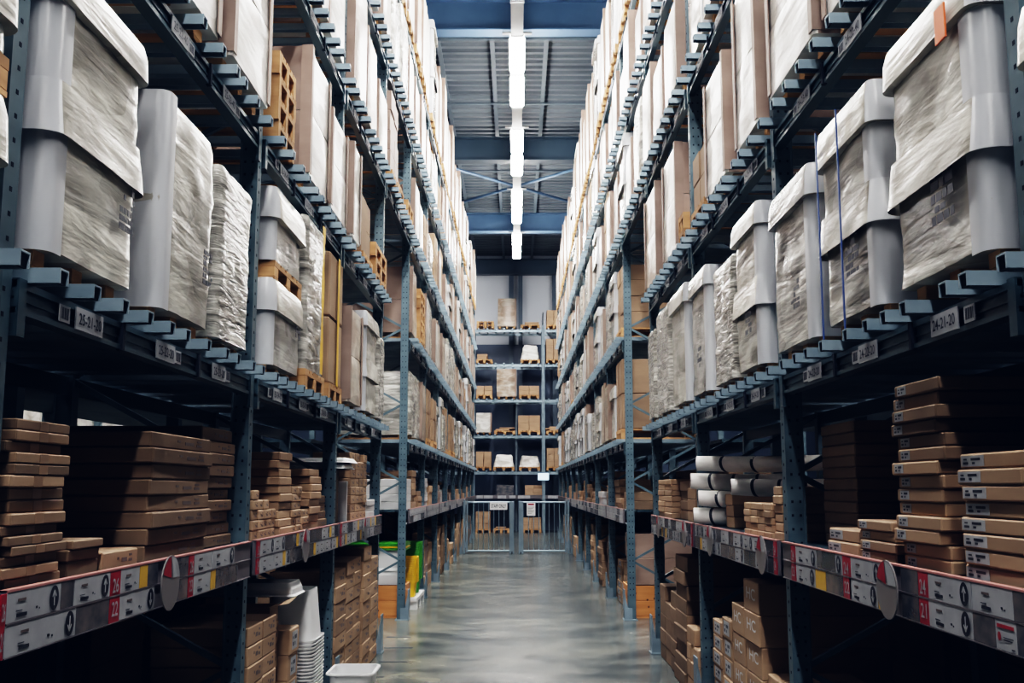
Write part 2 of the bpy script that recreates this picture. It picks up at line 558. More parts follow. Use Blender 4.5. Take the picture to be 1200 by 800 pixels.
for s in (-1, 1):  # unseen lamps added behind the loads to brighten the end wall and rack
    t = thing('pendant_strip_light', 'added unseen strip light brightening the end wall, ' + {-1: 'white-bin side', 1: 'rug-roll side'}[s], 'light', (s * 3.4, 39.2, ZL - .3), 'added strip lights brightening the end wall')
    mb = MB(); mb.bbox(0, s * 3.2, -.14, .14, 0, .1, .03); mb.build('lamp_diffuser', TUBE, t)
    mb = MB(); mb.box(-s * .1, s * 3.3, -.2, .2, .1, .16); mb.build('lamp_housing', LAMPH, t)
    mb = MB(); mb.tube((s * 1.6, 0, .16), (s * 1.6, 0, CEIL - .1 - ZL + .3), .006, 6); mb.build('suspension_wire', PURL, t)
for i, (px, qx, py) in enumerate(((457, 485, 739.6), (454, 487, 751.5), (449, 481, 767), (440, 455, 783.5))):
    d = EYE * F / math.cos(PITCH) / (py - 571) * 0.99
    mb = MB(); mb.box((px - 605) * d / F, (qx - 605) * d / F, d - .03, d + .03, 0.0, 0.002)
    struct('floor_joint_strip_%d' % (i + 1), mb, HOLE)


# ------------------------------------------------------------------ racks
def post_mesh(front, s, z1):
    mb = MB()
    # C profile: web towards the camera/aisle, flanges; local: x outwards from aisle, y along aisle
    mb.box(-0.05, 0.05, -0.045, 0.045, 0, z1)
    z = 0.30
    zt = min(z1, 8.2)
    while z < zt:
        if front:
            mb.box(-s * 0.0515, -s * 0.049, -0.007, 0.007, z, z + 0.014, 1)
            for xx in (-0.022, 0.022):
                mb.box(xx - 0.006, xx + 0.006, -0.0465, -0.044, z + 0.02, z + 0.034, 1)
        z += 0.075
    # folded edges
    mb.box(-0.052, -0.040, -0.049, -0.044, 0, z1)
    mb.box(0.040, 0.052, -0.049, -0.044, 0, z1)
    me = bpy.data.meshes.new('post')
    me.from_pydata(mb.v, [], mb.f)
    me.materials.append(STEEL); me.materials.append(HOLE)
    me.polygons.foreach_set('material_index', mb.mi)
    return me


POST = {(f, s): post_mesh(f, s, 8.35) for f in (True, False) for s in (-1, 1)}


def guard_mesh(s):
    mb = MB()
    for (x0, x1, y0, y1, h) in ((-0.105, -0.095, -0.085, 0.085, .40), (-0.105, 0.0, -0.085, -0.077, .16), (-0.105, 0.0, 0.077, 0.085, .16)):
        mb.box(s * x0, s * x1, y0, y1, 0, h)
    for sy in (-1, 1):
        mb.face([(s * -.105, sy * .081, .16), (s * -.105, sy * .081, .40), (s * -.06, sy * .081, .16)][::sy])
    mb.box(s * -0.115, s * 0.07, -0.10, 0.10, 0, 0.012)
    me = bpy.data.meshes.new('post_guard')
    me.from_pydata(mb.v, [], mb.f)
    me.materials.append(GUARD)
    return me


GUARDS = {s: guard_mesh(s) for s in (-1, 1)}


def upright(s, n, rk):
    y = YN[n]
    if not in_view(s * 1.4, s * 2.7, y - .1, y + .1, 0, 8.4, 60):
        return
    mb = MB()
    z = 0.25
    flip = True
    while z < 7.9:
        a, b = (XP1 - .03, XR0 + .03) if not flip else (XR0 + .03, XP1 - .03)
        mb.bar((s * a, y, z), (s * b, y, z + 0.52), 0.035, 0.03)
        z += 0.53
        flip = not flip
    f = mb.build('upright_frame', STEEL, rk)
    link('post', POST[(True, s)], f, (s * 1.55, y, 0))
    link('post', POST[(False, s)], f, (s * 2.55, y, 0))
    link('post_guard', GUARDS[s], f, (s * 1.55, y, 0))
    # bolts where the price rail meets the post
    mb = MB(); mb.tube((s * 1.5, y, 1.27), (s * 1.485, y, 1.27), 0.012, 8); mb.build('bolt', BOLT, f)


def beam(s, b, lv, rk, front=True, number=None):
    y0, y1 = YN[b] + 0.053, YN[b + 1] - 0.053
    zt = LEV[lv]
    if not in_view(s * 1.4, s * 1.6, y0, y1, zt - .1, zt + .05):
        return
    mb = MB()
    X = 1.502 if front else 2.52
    mb.box(s * X, s * (X + 0.045), y0, y1, zt - 0.10, zt)
    if front:
        mb.box(s * (X - 0.014), s * X, y0, y1, zt - 0.022, zt)
        mb.box(s * (X - 0.014), s * X, y0, y1, zt - 0.10, zt - 0.082)
        mb.box(s * (X - 0.007), s * X, y0, y1, zt - 0.058, zt - 0.050)
        for ye in (y0, y1):
            d = 1 if ye == y0 else -1
            mb.box(s * (X - 0.022), s * X, ye, ye + d * 0.05, zt - 0.17, zt + 0.005)
        for fr in (0.30, 0.64):
            yc = y0 + (y1 - y0) * fr
            mb.box(s * (X - 0.024), s * X, yc - 0.012, yc + 0.012, zt - 0.105, zt + 0.004, 1)
    o = mb.build('beam', [BEAM, HOLE], rk)
    if front and lv <= 3 and b < 4:
        for i in range(3):
            yc = y0 + (y1 - y0) * (0.19 + 0.285 * i)
            mb = MB(); mb.box(s * (X - 0.020), s * (X - 0.0145), yc - 0.115, yc + 0.115, zt - 0.086, zt - 0.010)
            pl = mb.build('location_label', PAPER, o)
            num = '%d-%d-%d' % (25 if s < 0 else 24, 21 + (b * 3 + i), lv * 20)
            side_text(s, X - 0.0215, yc, zt - 0.048, num, 0.19, 0.040, INK, pl)
            ys = yc + (-0.20 if i == 0 else 0.165)
            mb = MB(); mb.box(s * (X - 0.018), s * (X - 0.0145), ys - 0.04, ys + 0.04, zt - 0.078, zt - 0.022)
            for q in range(7):
                yb = ys - 0.03 + q * 0.009
                mb.box(s * (X - 0.0188), s * (X - 0.018), yb, yb + 0.003 + 0.003 * (q % 2), zt - 0.068, zt - 0.03, 1)
            mb.build('barcode_label', [PAPER, INK], o)
    elif front and lv <= 4:
        mb = MB()
        for i in range(3):
            yc = y0 + (y1 - y0) * (0.19 + 0.285 * i)
            mb.box(s * (X - 0.020), s * (X - 0.0145), yc - 0.10, yc + 0.10, zt - 0.082, zt - 0.014)
            mb.box(s * (X - 0.0212), s * (X - 0.020), yc - 0.07, yc + 0.07, zt - 0.062, zt - 0.034, 1)
        mb.build('location_label_strip', [PAPER, INKS], o)


def bar_mesh(s):
    """U channel lying across the beams, open end towards the aisle"""
    mb = MB()
    x0, x1 = s * 1.385, s * 2.66
    w, h, t = 0.062, BT, 0.006
    mb.box(x0, x1, -w / 2, w / 2, h - t, h)
    mb.box(x0, x1, -w / 2, -w / 2 + t, 0.0, h - t)
    mb.box(x0, x1, w / 2 - t, w / 2, 0.0, h - t)
    mb.box(s * 1.392, s * 1.40, -w / 2 + t, w / 2 - t, 0.0, h - t, 1)
    me = bpy.data.meshes.new('support_bar')
    me.from_pydata(mb.v, [], mb.f)
    me.materials.append(BAR); me.materials.append(HOLE)
    me.polygons.foreach_set('material_index', mb.mi)
    return me, mb


BARS = {s: bar_mesh(s) for s in (-1, 1)}


def make_rack(s, bays, ups, name_label, bridge=False):
    rk = thing('pallet_rack', name_label, 'rack', (0, 0, 0), group=None)
    for n in ups:
        upright(s, n, rk)
    spots = []
    for b in bays:
        levels = (1, 2, 3, 4, 5) if b != 3 else (3, 4, 5)
        for lv in levels:
            beam(s, b, lv, rk, True)
            if lv <= 2 and b < 4:
                beam(s, b, lv, rk, False)
            if lv == 5:
                continue
            for k in range(11):
                slot, q = divmod(k, 4)
                y = YN[b] + 0.14 + 2.55 * (k / 10.0) + R.choice((-.05, 0, 0, .05))
                if in_view(s * 1.36, s * 1.5, y - .04, y + .04, LEV[lv], LEV[lv] + BT, 90):
                    spots.append((y * 1.0 + max(0, LEV[lv] - 3) * .8 + (0 if in_view(s * 1.36, s * 1.5, y - .04, y + .04, LEV[lv], LEV[lv] + BT, 2) else 90), y, LEV[lv]))
    spots.sort()
    for _, y, z in spots[:100]:
        link('support_bar', BARS[s][0], rk, (0, y, z))
    if len(spots) > 100:
        mb = MB()
        src = BARS[s][1]
        for _, y, z in spots[100:]:
            o = len(mb.v)
            mb.v += [(v[0], v[1] + y, v[2] + z) for v in src.v]
            mb.f += [tuple(i + o for i in f) for f in src.f]
            mb.mi += src.mi
        tag(mb.build('support_bar', [BAR, HOLE], rk), kind='stuff')
    return rk


RACK = {}
for s in (-1, 1):
    RACK[(s, 'near')] = make_rack(s, [-1, 0, 1, 2, 3], [-1, 0, 1, 2, 3],
                                  'dark teal steel pallet rack before the cross passage, ' + SIDE[s])
    RACK[(s, 'far')] = make_rack(s, list(range(4, 12)), list(range(4, 13)),
                                 'long teal steel pallet rack beyond the cross passage, ' + SIDE[s])


# ------------------------------------------------------------------ price rails with their cards
def card(s, rail, X, ya, yb, z0, z1, kind):
    if ya > yb: ya, yb = yb, ya
    """one insert of the price rail: kind w white, u white with up arrow, d white with down arrow, y yellow, k smoky, r red"""
    n = -s
    e = 0.004
    mb = MB()
    mats = [{'w': PAPER, 'u': PAPER, 'd': PAPER, 'i': PAPER, 'y': YEL, 'k': DCARD, 'r': RED}[kind], INK, PAPER, RED, INKS]
    mb.box(s * X, s * X + n * e, ya, yb, z0, z1)
    xf = s * X + n * (e + 0.0008)
    U = Vector((0, -s, 0)); W = Vector((0, 0, 1))
    w, h = yb - ya, z1 - z0
    yl, yr = (ya, yb) if s < 0 else (yb, ya)          # start and end in reading direction
    g = 1 if s < 0 else -1

    def rect(u0, u1, v0, v1, mi, lift=0.0):
        y0_, y1_ = yl + g * u0, yl + g * u1
        mb.box(xf, xf + n * (0.0006 + lift), y0_, y1_, z0 + v0, z0 + v1, mi)
    if kind in 'wud':
        lw = w - (0.10 if kind in 'ud' and w > 0.14 else 0.0)
        rect(lw * .26, lw * .26 + min(.05, lw * .35), h * .66, h * .75, 4)
        rect(lw * .24, lw * .24 + min(.065, lw * .4), h * .14, h * .25, 1)
        rect(lw * .22, lw * .22 + min(.04, lw * .3), h * .33, h * .36, 1)
        rect(lw * .72, lw * .76, h * .28, h * .36, 1)
        rect(lw * .80, lw * .82, h * .24, h * .30, 1)
    if kind in 'ud':
        cy, cz = (yr - g * min(0.05, w * .5), z0 + h / 2)
        r = min(h * .45, w * .48, 0.045)
        c = Vector((xf + n * .0012, cy, cz))
        mb.disc(c, U * .85, W, r, 22, 1)
        c2 = c + Vector((n * .0008, 0, 0))
        mb.disc(c2, U * .85, W, r * .0 + 0.001, 6, 2)
        sg = 1 if kind == 'u' else -1
        for (u0, v0, u1, v1) in ((0, -.6, 0, .55), (0, .6, -.42, .1), (0, .6, .42, .1)):
            a = c2 + U * u0 * r * .85 + W * v0 * r * sg
            b = c2 + U * u1 * r * .85 + W * v1 * r * sg
            mb.bar(a, b, r * .16, 0.0006, up=(n, 0, 0), mi=2)
    if kind == 'i':
        rect(w * .1, w * .9, h * .74, h * .86, 3)
        mb.disc(Vector((xf + n * .0012, yl + g * w * .2, z0 + h * .45)), U * .8, W, h * .15, 18, 3)
        rect(w * .38, w * .85, h * .42, h * .45, 1); rect(w * .38, w * .8, h * .34, h * .37, 1)
        rect(w * .75, w * .9, h * .08, h * .12, 1)
    nm = {'w': 'price_card', 'u': 'price_card', 'd': 'price_card', 'i': 'notice_card', 'y': 'yellow_card', 'k': 'smoky_card', 'r': 'aisle_number_card'}[kind]
    return mb.build(nm, mats, rail)


ZR0, ZR1 = 1.268, 1.462
XRAIL = 1.462


def rail_base(s, b, rk):
    y0, y1 = YN[b] + 0.06, YN[b + 1] - 0.06
    if b == -1:
        y0 = 1.9
    mb = MB()
    mb.box(s * XRAIL, s * (XRAIL + 0.02), y0, y1, ZR0, ZR1)
    mb.box(s * (XRAIL - 0.006), s * (XRAIL + .02), y0, y1, ZR1 - 0.006, ZR1 + 0.001, 1)
    mb.box(s * (XRAIL - 0.006), s * XRAIL, y0, y1, (ZR0 + ZR1) / 2 - 0.003, (ZR0 + ZR1) / 2 + 0.003, 0)
    mb.box(s * (XRAIL - 0.006), s * XRAIL, y0, y1, ZR0, ZR0 + .004, 0)
    rail = mb.build('price_rail', [RAIL, PINK], rk)
    # shelf behind the rail: deck boards over a beam
    mb = MB()
    mb.box(s * 1.50, s * 1.55, y0 - .01, y1 + .01, SHELF - 0.13, SHELF - 0.03)
    x = 1.49
    while x < 2.5:
        mb.box(s * x, s * (x + 0.155), y0, y1, SHELF - 0.028, SHELF)
        x += 0.165
    mb.build('shelf_deck', BEAM, rk)
    return rail, y0, y1


def number_card(s, rail, ya, yb, top, bot):
    c = card(s, rail, XRAIL - 0.001, ya, yb, ZR0 + .002, ZR1 - .008, 'r')
    yc = (ya + yb) / 2
    w = abs(yb - ya)
    side_text(s, XRAIL - 0.0068, yc, ZR0 + 0.135, top, w * .62, 0.052, PAPER, c)
    side_text(s, XRAIL - 0.0068, yc, ZR0 + 0.052, bot, w * .62, 0.052, PAPER, c)


def disc_sign(s, rail, yc):
    """round clear price magnifier standing off the rail"""
    mb = MB()
    zc = (ZR0 + ZR1) / 2
    r = 0.112
    x = s * (XRAIL - 0.03)
    mb.tube((x, yc, zc), (x - s * 0.006, yc, zc), r, 32)
    xf = x - s * 0.0075
    mb.face([(xf, yc + s * -r * math.cos(a) * .96, zc + r * math.sin(a) * .96) for a in [math.pi * (.06 + .46 * i / 10) for i in range(11)]] + [(xf, yc - s * 0.02, zc + 0.02)], 1)
    mb.face([(xf, yc + s * -r * math.cos(a) * .96, zc + r * math.sin(a) * .96) for a in [math.pi * (.54 + .34 * i / 10) for i in range(11)]] + [(xf, yc - s * 0.0, zc + 0.02)], 2)
    mb.box(x, s * XRAIL, yc - .02, yc + .02, zc - .02, zc + .02)
    mb.build('round_sign', [flat('disc_grey', (0.20, 0.19, 0.19), 0.3), PAPER, RED], rail)


def px_y(px, s):
    return yz(px, 650, XRAIL)[0]


def do_cards(s, rail, top, bot, nums, discs):
    zm = (ZR0 + ZR1) / 2
    for a, b, k in top:
        card(s, rail, XRAIL - 0.001, px_y(a, s), px_y(b, s), zm + .004, ZR1 - .008, k)
    for a, b, k in bot:
        card(s, rail, XRAIL - 0.001, px_y(a, s), px_y(b, s), ZR0 + .005, zm - .004, k)
    for a, b, t, u in nums:
        number_card(s, rail, px_y(a, s), px_y(b, s), t, u)
    for p in discs:
        disc_sign(s, rail, px_y(p, s))


rail, _, _ = rail_base(-1, -1, RACK[(-1, 'near')])
rail, _, _ = rail_base(1, -1, RACK[(1, 'near')])
rail, _, _ = rail_base(-1, 0, RACK[(-1, 'near')])
do_cards(-1, rail,
         [(8.5, 71, 'u'), (71.5, 86, 'k'), (87, 128.5, 'u'), (141, 162.5, 'w'), (163, 172, 'y'), (172.5, 184, 'k'), (198, 219.5, 'k'), (226.5, 247, 'w'), (247.5, 273, 'u')],
         [(7.5, 90, 'd'), (90.5, 128.5, 'k'), (141, 181, 'd'), (198, 219.5, 'k'), (226.5, 246, 'w'), (246.3, 252, 'y'), (252.5, 277, 'k')],
         [(1.5, 8, '26', '21'), (129, 140.5, '26', '22'), (220, 226, '26', '23')], [191])
rail, _, _ = rail_base(1, 0, RACK[(1, 'near')])
do_cards(1, rail,
         [(933, 957, 'u'), (957.5, 979, 'k'), (979.5, 987, 'u'), (997, 1022, 'w'), (1022.5, 1032, 'u'), (1032.5, 1041, 'k'), (1055, 1074.5, 'k'), (1086.5, 1136, 'u'), (1137, 1184, 'w'), (1184.5, 1205, 'k')],
         [(933, 955, 'u'), (955.5, 967, 'y'), (967.5, 987, 'k'), (995, 1027, 'd'), (1027.5, 1038, 'y'), (1055, 1074.5, 'k'), (1086, 1136, 'd'), (1136.5, 1161.5, 'k'), (1162, 1186, 'i'), (1186.5, 1205, 'k')],
         [(927.5, 932.5, '24', '23'), (987.5, 996.5, '24', '22'), (1075, 1086, '24', '21')], [1047])
for s in (-1, 1):
    for b in list(range(1, 3)) + list(range(4, 12)):
        rk = RACK[(s, 'near' if b < 3 else 'far')]
        rail, y0, y1 = rail_base(s, b, rk)
        if b > 9:
            continue
        zm = (ZR0 + ZR1) / 2
        big = b < 3
        for (za, zb) in ((zm + .004, ZR1 - .008), (ZR0 + .005, zm - .004)):
            y = y0 + 0.09
            while y < y1 - .15:
                w = R.uniform(.12, .34) if big else R.uniform(.35, .6)
                kd = R.choice('wwukkd' if big else 'wwuk')
                card(s, rail, XRAIL - 0.001, y, min(y + w, y1 - .02), za, zb, kd)
                y += w + .01 + (0.0 if big else R.choice((0, 0.1)))
                if big and R.random() < .18:
                    card(s, rail, XRAIL - 0.001, y, y + .07, za, zb, 'y'); y += .08
        if big:
            number_card(s, rail, y0 + .005, y0 + .075, '26' if s < 0 else '24', str(21 + 3 * b))
            disc_sign(s, rail, y0 + (0.25 if s > 0 else 1.25))
            if s > 0:
                disc_sign(s, rail, y0 + 1.9)


# ------------------------------------------------------------------ pallets and loads
def pallet_meshes(d, w):
    """pallet 1 x 1 in plan, scaled by the object: deck + runners in one mesh, blocks apart"""
    a = MB()
    for i in range(5):
        wid = 0.145 if i % 2 == 0 else 0.10
        yc = -w / 2 + wid / 2 + (w - wid) * i / 4
        a.box(-d / 2, d / 2, yc - wid / 2, yc + wid / 2, 0.122, 0.144)
    for x in (-d / 2 + .07, 0, d / 2 - .07):
        a.box(x - .07, x + .07, -w / 2, w / 2, 0.100, 0.122)
    for yc in (-w / 2 + .05, 0, w / 2 - .05):
        a.box(-d / 2, d / 2, yc - .05, yc + .05, 0, 0.022)
    blocks = []
    for x in (-d / 2 + .07, 0, d / 2 - .07):
        for yc in (-w / 2 + .05, 0, w / 2 - .05):
            blocks.append((x, yc))
    return a, blocks


def as_mesh(mb, name, mats):
    me = bpy.data.meshes.new(name)
    me.from_pydata(mb.v, [], mb.f)
    for m in (mats if isinstance(mats, (list, tuple)) else [mats]):
        me.materials.append(m)
    me.polygons.foreach_set('material_index', mb.mi)
    return me


_pm, PBLOCKS = pallet_meshes(1.16, 0.80)
PAL_DECK = as_mesh(_pm, 'pallet', WOOD)
_bm = MB(); _bm.bbox(-.07, .07, -.05, .05, 0.022, 0.100, 0.004)
PAL_BLOCK = as_mesh(_bm, 'pallet_block', WOOD)
_pm2, _ = pallet_meshes(1.16, 0.80)
for (_x, _y) in PBLOCKS:
    _pm2.box(_x - .07, _x + .07, _y - .05, _y + .05, 0.022, 0.100)
PAL_ALL = as_mesh(_pm2, 'pallet', WOOD)


def add_pallet(parent, w, z=0.0, detail=False, depth=1.16):
    p = link('pallet', PAL_DECK if detail else PAL_ALL, parent, (0, 0, z))
    p.scale = (depth / 1.16, w / 0.8, 1)
    if detail:
        for (x, y) in PBLOCKS:
            link('pallet_block', PAL_BLOCK, p, (x, y, 0))
    return p


def ring_pts(hx, hy, r, nl, nc):
    """rounded rectangle outline, counter-clockwise, with outward normals"""
    out = []
    cs = [((hx - r), -(hy - r), -90), ((hx - r), (hy - r), 0), (-(hx - r), (hy - r), 90), (-(hx - r), -(hy - r), 180)]
    for q in range(4):
        cx, cy, a0 = cs[q]
        for i in range(nc + 1):
            a = math.radians(a0 + 90.0 * i / nc)
            out.append((cx + r * math.cos(a), cy + r * math.sin(a), math.cos(a), math.sin(a)))
        nx, ny, _ = cs[(q + 1) % 4]
        a = math.radians(a0 + 90)
        p0 = (cx + r * math.cos(a), cy + r * math.sin(a))
        p1 = (nx + r * math.cos(a), ny + r * math.sin(a))
        for i in range(1, nl):
            t = i / nl
            out.append((p0[0] + (p1[0] - p0[0]) * t, p0[1] + (p1[1] - p0[1]) * t, math.cos(a), math.sin(a)))
    return out


def loft(mb, hx, hy, r, z0, z1, nz, s, seed, amp=0.0, nl=8, nc=3, mi_fn=None, off=0.0, cap=True, taper=0.0, flare=0.0, crease=0.0, sel=None, cx=0.0, cy=0.0):
    ring = ring_pts(hx, hy, r, nl, nc)
    N = len(ring)
    b = len(mb.v)
    sv = Vector((seed * 13.7, seed * 7.3, seed * 3.1))
    for k in range(nz + 1):
        t = k / nz
        z = z0 + (z1 - z0) * t
        for (x, y, nx, ny) in ring:
            p = Vector((x, y, z))
            o = off - taper * t + flare * (1 - t)
            if amp:
                o += amp * mnoise.noise(p * 3.1 + sv) + amp * .6 * mnoise.noise(Vector((p.x * 5, p.y * 5 + p.z * 4, p.z * 12)) + sv)
            if crease:
                o += crease * abs(mnoise.noise(Vector((p.x * 3, p.y * 6 + p.z * 3, p.z * 9)) + sv))
            if cap and k == nz:
                o -= r * .35
            dz = amp * mnoise.noise(Vector((x, y, z)) * 4 + sv * 2) if (amp and 0 < k) else 0
            mb.v.append((cx + x + nx * o, cy + y + ny * o, z + dz))
    for k in range(nz):
        for i in range(N):
            j = (i + 1) % N
            nx, ny = ring[i][2] + ring[j][2], ring[i][3] + ring[j][3]
            if sel and not sel(ring[i], ring[j]):
                continue
            mb.f.append((b + k * N + i, b + k * N + j, b + (k + 1) * N + j, b + (k + 1) * N + i))
            mb.mi.append(mi_fn(nx, ny) if mi_fn else 0)
    if cap:
        mb.f.append(tuple(b + nz * N + i for i in range(N))); mb.mi.append(mi_fn(0, 0) if mi_fn else 0)
        mb.f.append(tuple(b + N - 1 - i for i in range(N))); mb.mi.append(mi_fn(0, 0) if mi_fn else 0)


def print_patch(parent, s, hx, y, z, w, h, dark=True, name='printed_label'):
    """printed sheet under the film on the aisle face"""
    mb = MB()
    x = -s * (hx + 0.004)
    n = -s
    rr = random.Random(int((y + z + hx) * 1000))
    xf = x
    v = z + h / 2 - h * .12
    while v > z - h / 2 + h * .12:
        hh = h * rr.uniform(.10, .2)
        u = y - w * .40
        while u < y + w * .35:
            ww = w * rr.uniform(.12, .34)
            if rr.random() < .75:
                mb.box(xf, xf + n * .0012, u, min(u + ww, y + w * .44), v - hh * .7, v)
            u += ww + w * .04
        v -= hh
    mb.build(name, INK if dark else INKS, parent)


def wrapped_load(s, Xf, Y0, Y1, zb, h, style, label, group, near=False, depth=1.2, seed=0, extra=(), film=0):
    w = Y1 - Y0
    hx, hy = depth / 2, w / 2
    t = thing('pallet_load', label, 'pallet load', (s * (Xf + hx), (Y0 + Y1) / 2, zb), group)
    rr = random.Random(seed * 31 + 5)
    # the aisle face is local x = -s*hx ; the face towards the entrance is local y = -hy
    aisle = lambda nx, ny: (-s * nx) > 0.9
    end = lambda nx, ny: ny < -0.9
    cover = (style in ('lav', 'brown', 'tan', 'double') or (style == 'crinkle' and 'yellow' not in extra)) and 'showpallet' not in extra
    base = 0.075 if cover else 0.144
    nl, nc, nz = (14, 3, 18) if near else (2, 2, 4)
    if style != 'cratestack':
        add_pallet(t, w * (.88 if cover else 0.98), 0.0, near, 1.04 if cover else 1.16)
    hb = h
    if style == 'lav':
        mb = MB()
        loft(mb, hx - .012, hy - .012, 0.04, base, hb - .006, nz, s, seed, 0.008 if near else 0.0, nl, nc, crease=0.012 if near else 0)
        mb.build('wrapped_cartons', FILM[film], t, smooth=True)
        # silver sheet folded round the end nearest the entrance
        sel = lambda a, b: (a[3] + b[3]) / 2 < -0.3 or ((-s * (a[0] + b[0]) / 2) > hx - .05 and (a[1] + b[1]) / 2 < -hy + 0.10)
        mb = MB()
        loft(mb, hx, hy, 0.055, base - .01, hb, 3, s, seed, 0.0, 24, 6, sel=sel, cap=False)
        mb.build('end_sheet', LAV, t, smooth=True)
        mf = lambda nx, ny: 1 if ny < -0.5 else 0
        mb = MB()
        lidh = rr.uniform(.13, .18)
        loft(mb, hx + .002, hy + .002, 0.035, hb - lidh, hb + .012, 3, s, seed + 1, 0.002 if near else 0, nl, nc + 2, mi_fn=mf, off=0.012, flare=0.008)
        if 'nolid' not in extra:
            mb.build('lid_band', [FILM[film], LAV], t, smooth=True)
        if 'mid' in extra or ('nomid' not in extra and rr.random() < .6):
            zm = base + (hb - base) * rr.uniform(.42, .50)
            mb = MB()
            loft(mb, hx + .002, hy + .002, 0.05, zm - .09, zm + .09, 3, s, seed + 2, 0.004 if near else 0, nl, nc + 2, mi_fn=mf, off=0.006, flare=0.02, cap=False)
            mb.build('middle_band', [FILM[film], LAV], t, smooth=True)
    elif style == 'crinkle':
        mb = MB()
        loft(mb, hx - .01, hy - .01, 0.05, base - .01, hb, nz + 8 if near else nz, s, seed, 0.007 if near else 0.0, nl + 4 if near else nl, nc, crease=0.011 if near else 0)
        mb.build('wrapped_cartons', CRINK, t, smooth=True)
    elif style in ('brown', 'tan'):
        mf = (lambda nx, ny: 0 if (-s * nx) > 0.5 or (nx == 0 and ny == 0) else 1)
        body = FILM[2] if style == 'brown' else FILM[3]
        mb = MB()
        tiers = 1 if not near and rr.random() < .5 else 2
        z = base
        th = (hb - base) / tiers
        for q in range(tiers):
            loft(mb, hx - .006 * (q % 2), hy - .006 * (q % 2), 0.02, z + .002, z + th - .002, max(2, nz // tiers), s, seed + q, 0.006 if near else 0, nl, nc, mi_fn=mf)
            z += th
        mb.build('wrapped_cartons', [body, CARDP], t, smooth=True)
        for ys in (-1,) if not near else (-1, 1):
            mb = MB()
            mb.box(-s * (hx + .004), -s * (hx - .07), ys * (hy + .006), ys * (hy + .002), base + .02, hb)
            mb.box(-s * (hx + .004), -s * (hx + .010), ys * (hy + .006), ys * (hy - .055), base + .02, hb)
            mb.build('corner_board', CARDP, t)
    elif style == 'cartons':
        mb = MB()
        nzr = 2 if h > .7 else 1
        th = (hb - base) / nzr
        for q in range(nzr):
            for cc in range(2):
                mb.bbox(-hx + .01, hx - .01, -hy + .01 + cc * hy, -.004 + cc * (hy - .005), base + q * th + .002, base + (q + 1) * th - .003, 0.012)
        mb.build('carton_tier', CARD, t)
        mb = MB()
        mb.box(-s * (hx + .001), -s * (hx - .006), -.025 + .06, .025 + .06, base, hb)
        mb.build('tape_strip', TAPE, t)
    elif style == 'boxes':
        mb = MB()
        rows = max(2, int((hb - base) / .22)); th = (hb - base) / rows
        for q in range(rows):
            for cc in range(2):
                j = rr.uniform(-.012, .012)
                mb.bbox(-hx + .03 + j, hx - .03 + j, -hy + .01 + cc * hy, -.004 + cc * (hy - .005), base + q * th + .001, base + (q + 1) * th - .002, 0.006)
        mb.build('carton_tier', CARDP if film == 1 else CARD, t)
    elif style == 'double':
        hm = base + (hb - base) * .47
        for (za, zc2) in ((base, hm), (hm + .13, hb)):
            mb = MB()
            loft(mb, hx - .012, hy - .012, 0.04, za, zc2 - .005, max(4, nz // 2), s, seed + za, 0.008 if near else 0, nl, nc, crease=.01 if near else 0)
            mb.build('wrapped_cartons', FILM[1], t, smooth=True)
            sel = lambda a, b: (a[3] + b[3]) / 2 < -0.3 or ((-s * (a[0] + b[0]) / 2) > hx - .05 and (a[1] + b[1]) / 2 < -hy + 0.07)
            mb = MB(); loft(mb, hx, hy, 0.055, za - .01, zc2, 3, s, seed, 0, 24, 6, sel=sel, cap=False)
            mb.build('end_sheet', LAV, t, smooth=True)
            mb = MB(); loft(mb, hx + .002, hy + .002, .05, zc2 - .19, zc2 + .01, 3, s, seed + 3, .004, nl, nc + 2, mi_fn=lambda nx, ny: 1 if ny < -.5 else 0, off=.012, flare=.012)
            mb.build('lid_band', [FILM[0], LAV], t, smooth=True)
        add_pallet(t, w * .95, hm + .005, near).scale.z = .8
    elif style == 'low':
        mb = MB()
        for q in range(rr.randint(1, 3)):
            ww = rr.uniform(.5, .9)
            yy = rr.uniform(-.1, .1)
            za = base + q * (hb - base) / 3
            mb.bbox(-hx * .9, hx * .9, -hy * ww + yy, hy * ww + yy, za + .002, za + (hb - base) / 3, .01)
        mb.build('carton_tier', CARD, t)
    elif style == 'bag':
        mb = MB()
        loft(mb, hx * .92, hy * .95, .12, base, hb, 8, s, seed, .04, 5, 3, taper=.10)
        mb.build('wrapped_bale', FILM[2], t, smooth=True)
    elif style == 'cratestack':
        n = max(1, int(round(h / .144)))
        for q in range(n):
            p = add_pallet(t, w * rr.uniform(.93, 1.0), q * .145, False)
            p.location.y = rr.uniform(-.02, .02)
    if 'yellow' in extra:
        mb = MB()
        a = 0.06 * w
        xo = .032 if style == 'crinkle' else .004
        for q in range(8):
            z0_, z1_ = base + (hb - base) * q / 8, base + (hb - base) * (q + 1) / 8
            wd = lambda k: .045 + (.014 * math.sin(k * 1.7) if style == 'crinkle' else 0)
            mb.face([(-s * (hx + xo), a - wd(q), z0_), (-s * (hx + xo), a + wd(q), z0_), (-s * (hx + xo), a + wd(q + 1), z1_), (-s * (hx + xo), a - wd(q + 1), z1_)])
        mb.build('yellow_strap', YSTRAP, t)
    if 'blue' in extra:
        for yy in (-.02, hy * .8):
            mb = MB(); mb.box(-s * (hx + .028), -s * (hx + .034), yy - .006, yy + .006, .0, hb + .01)
            mb.build('blue_strap', BSTRAP, t)
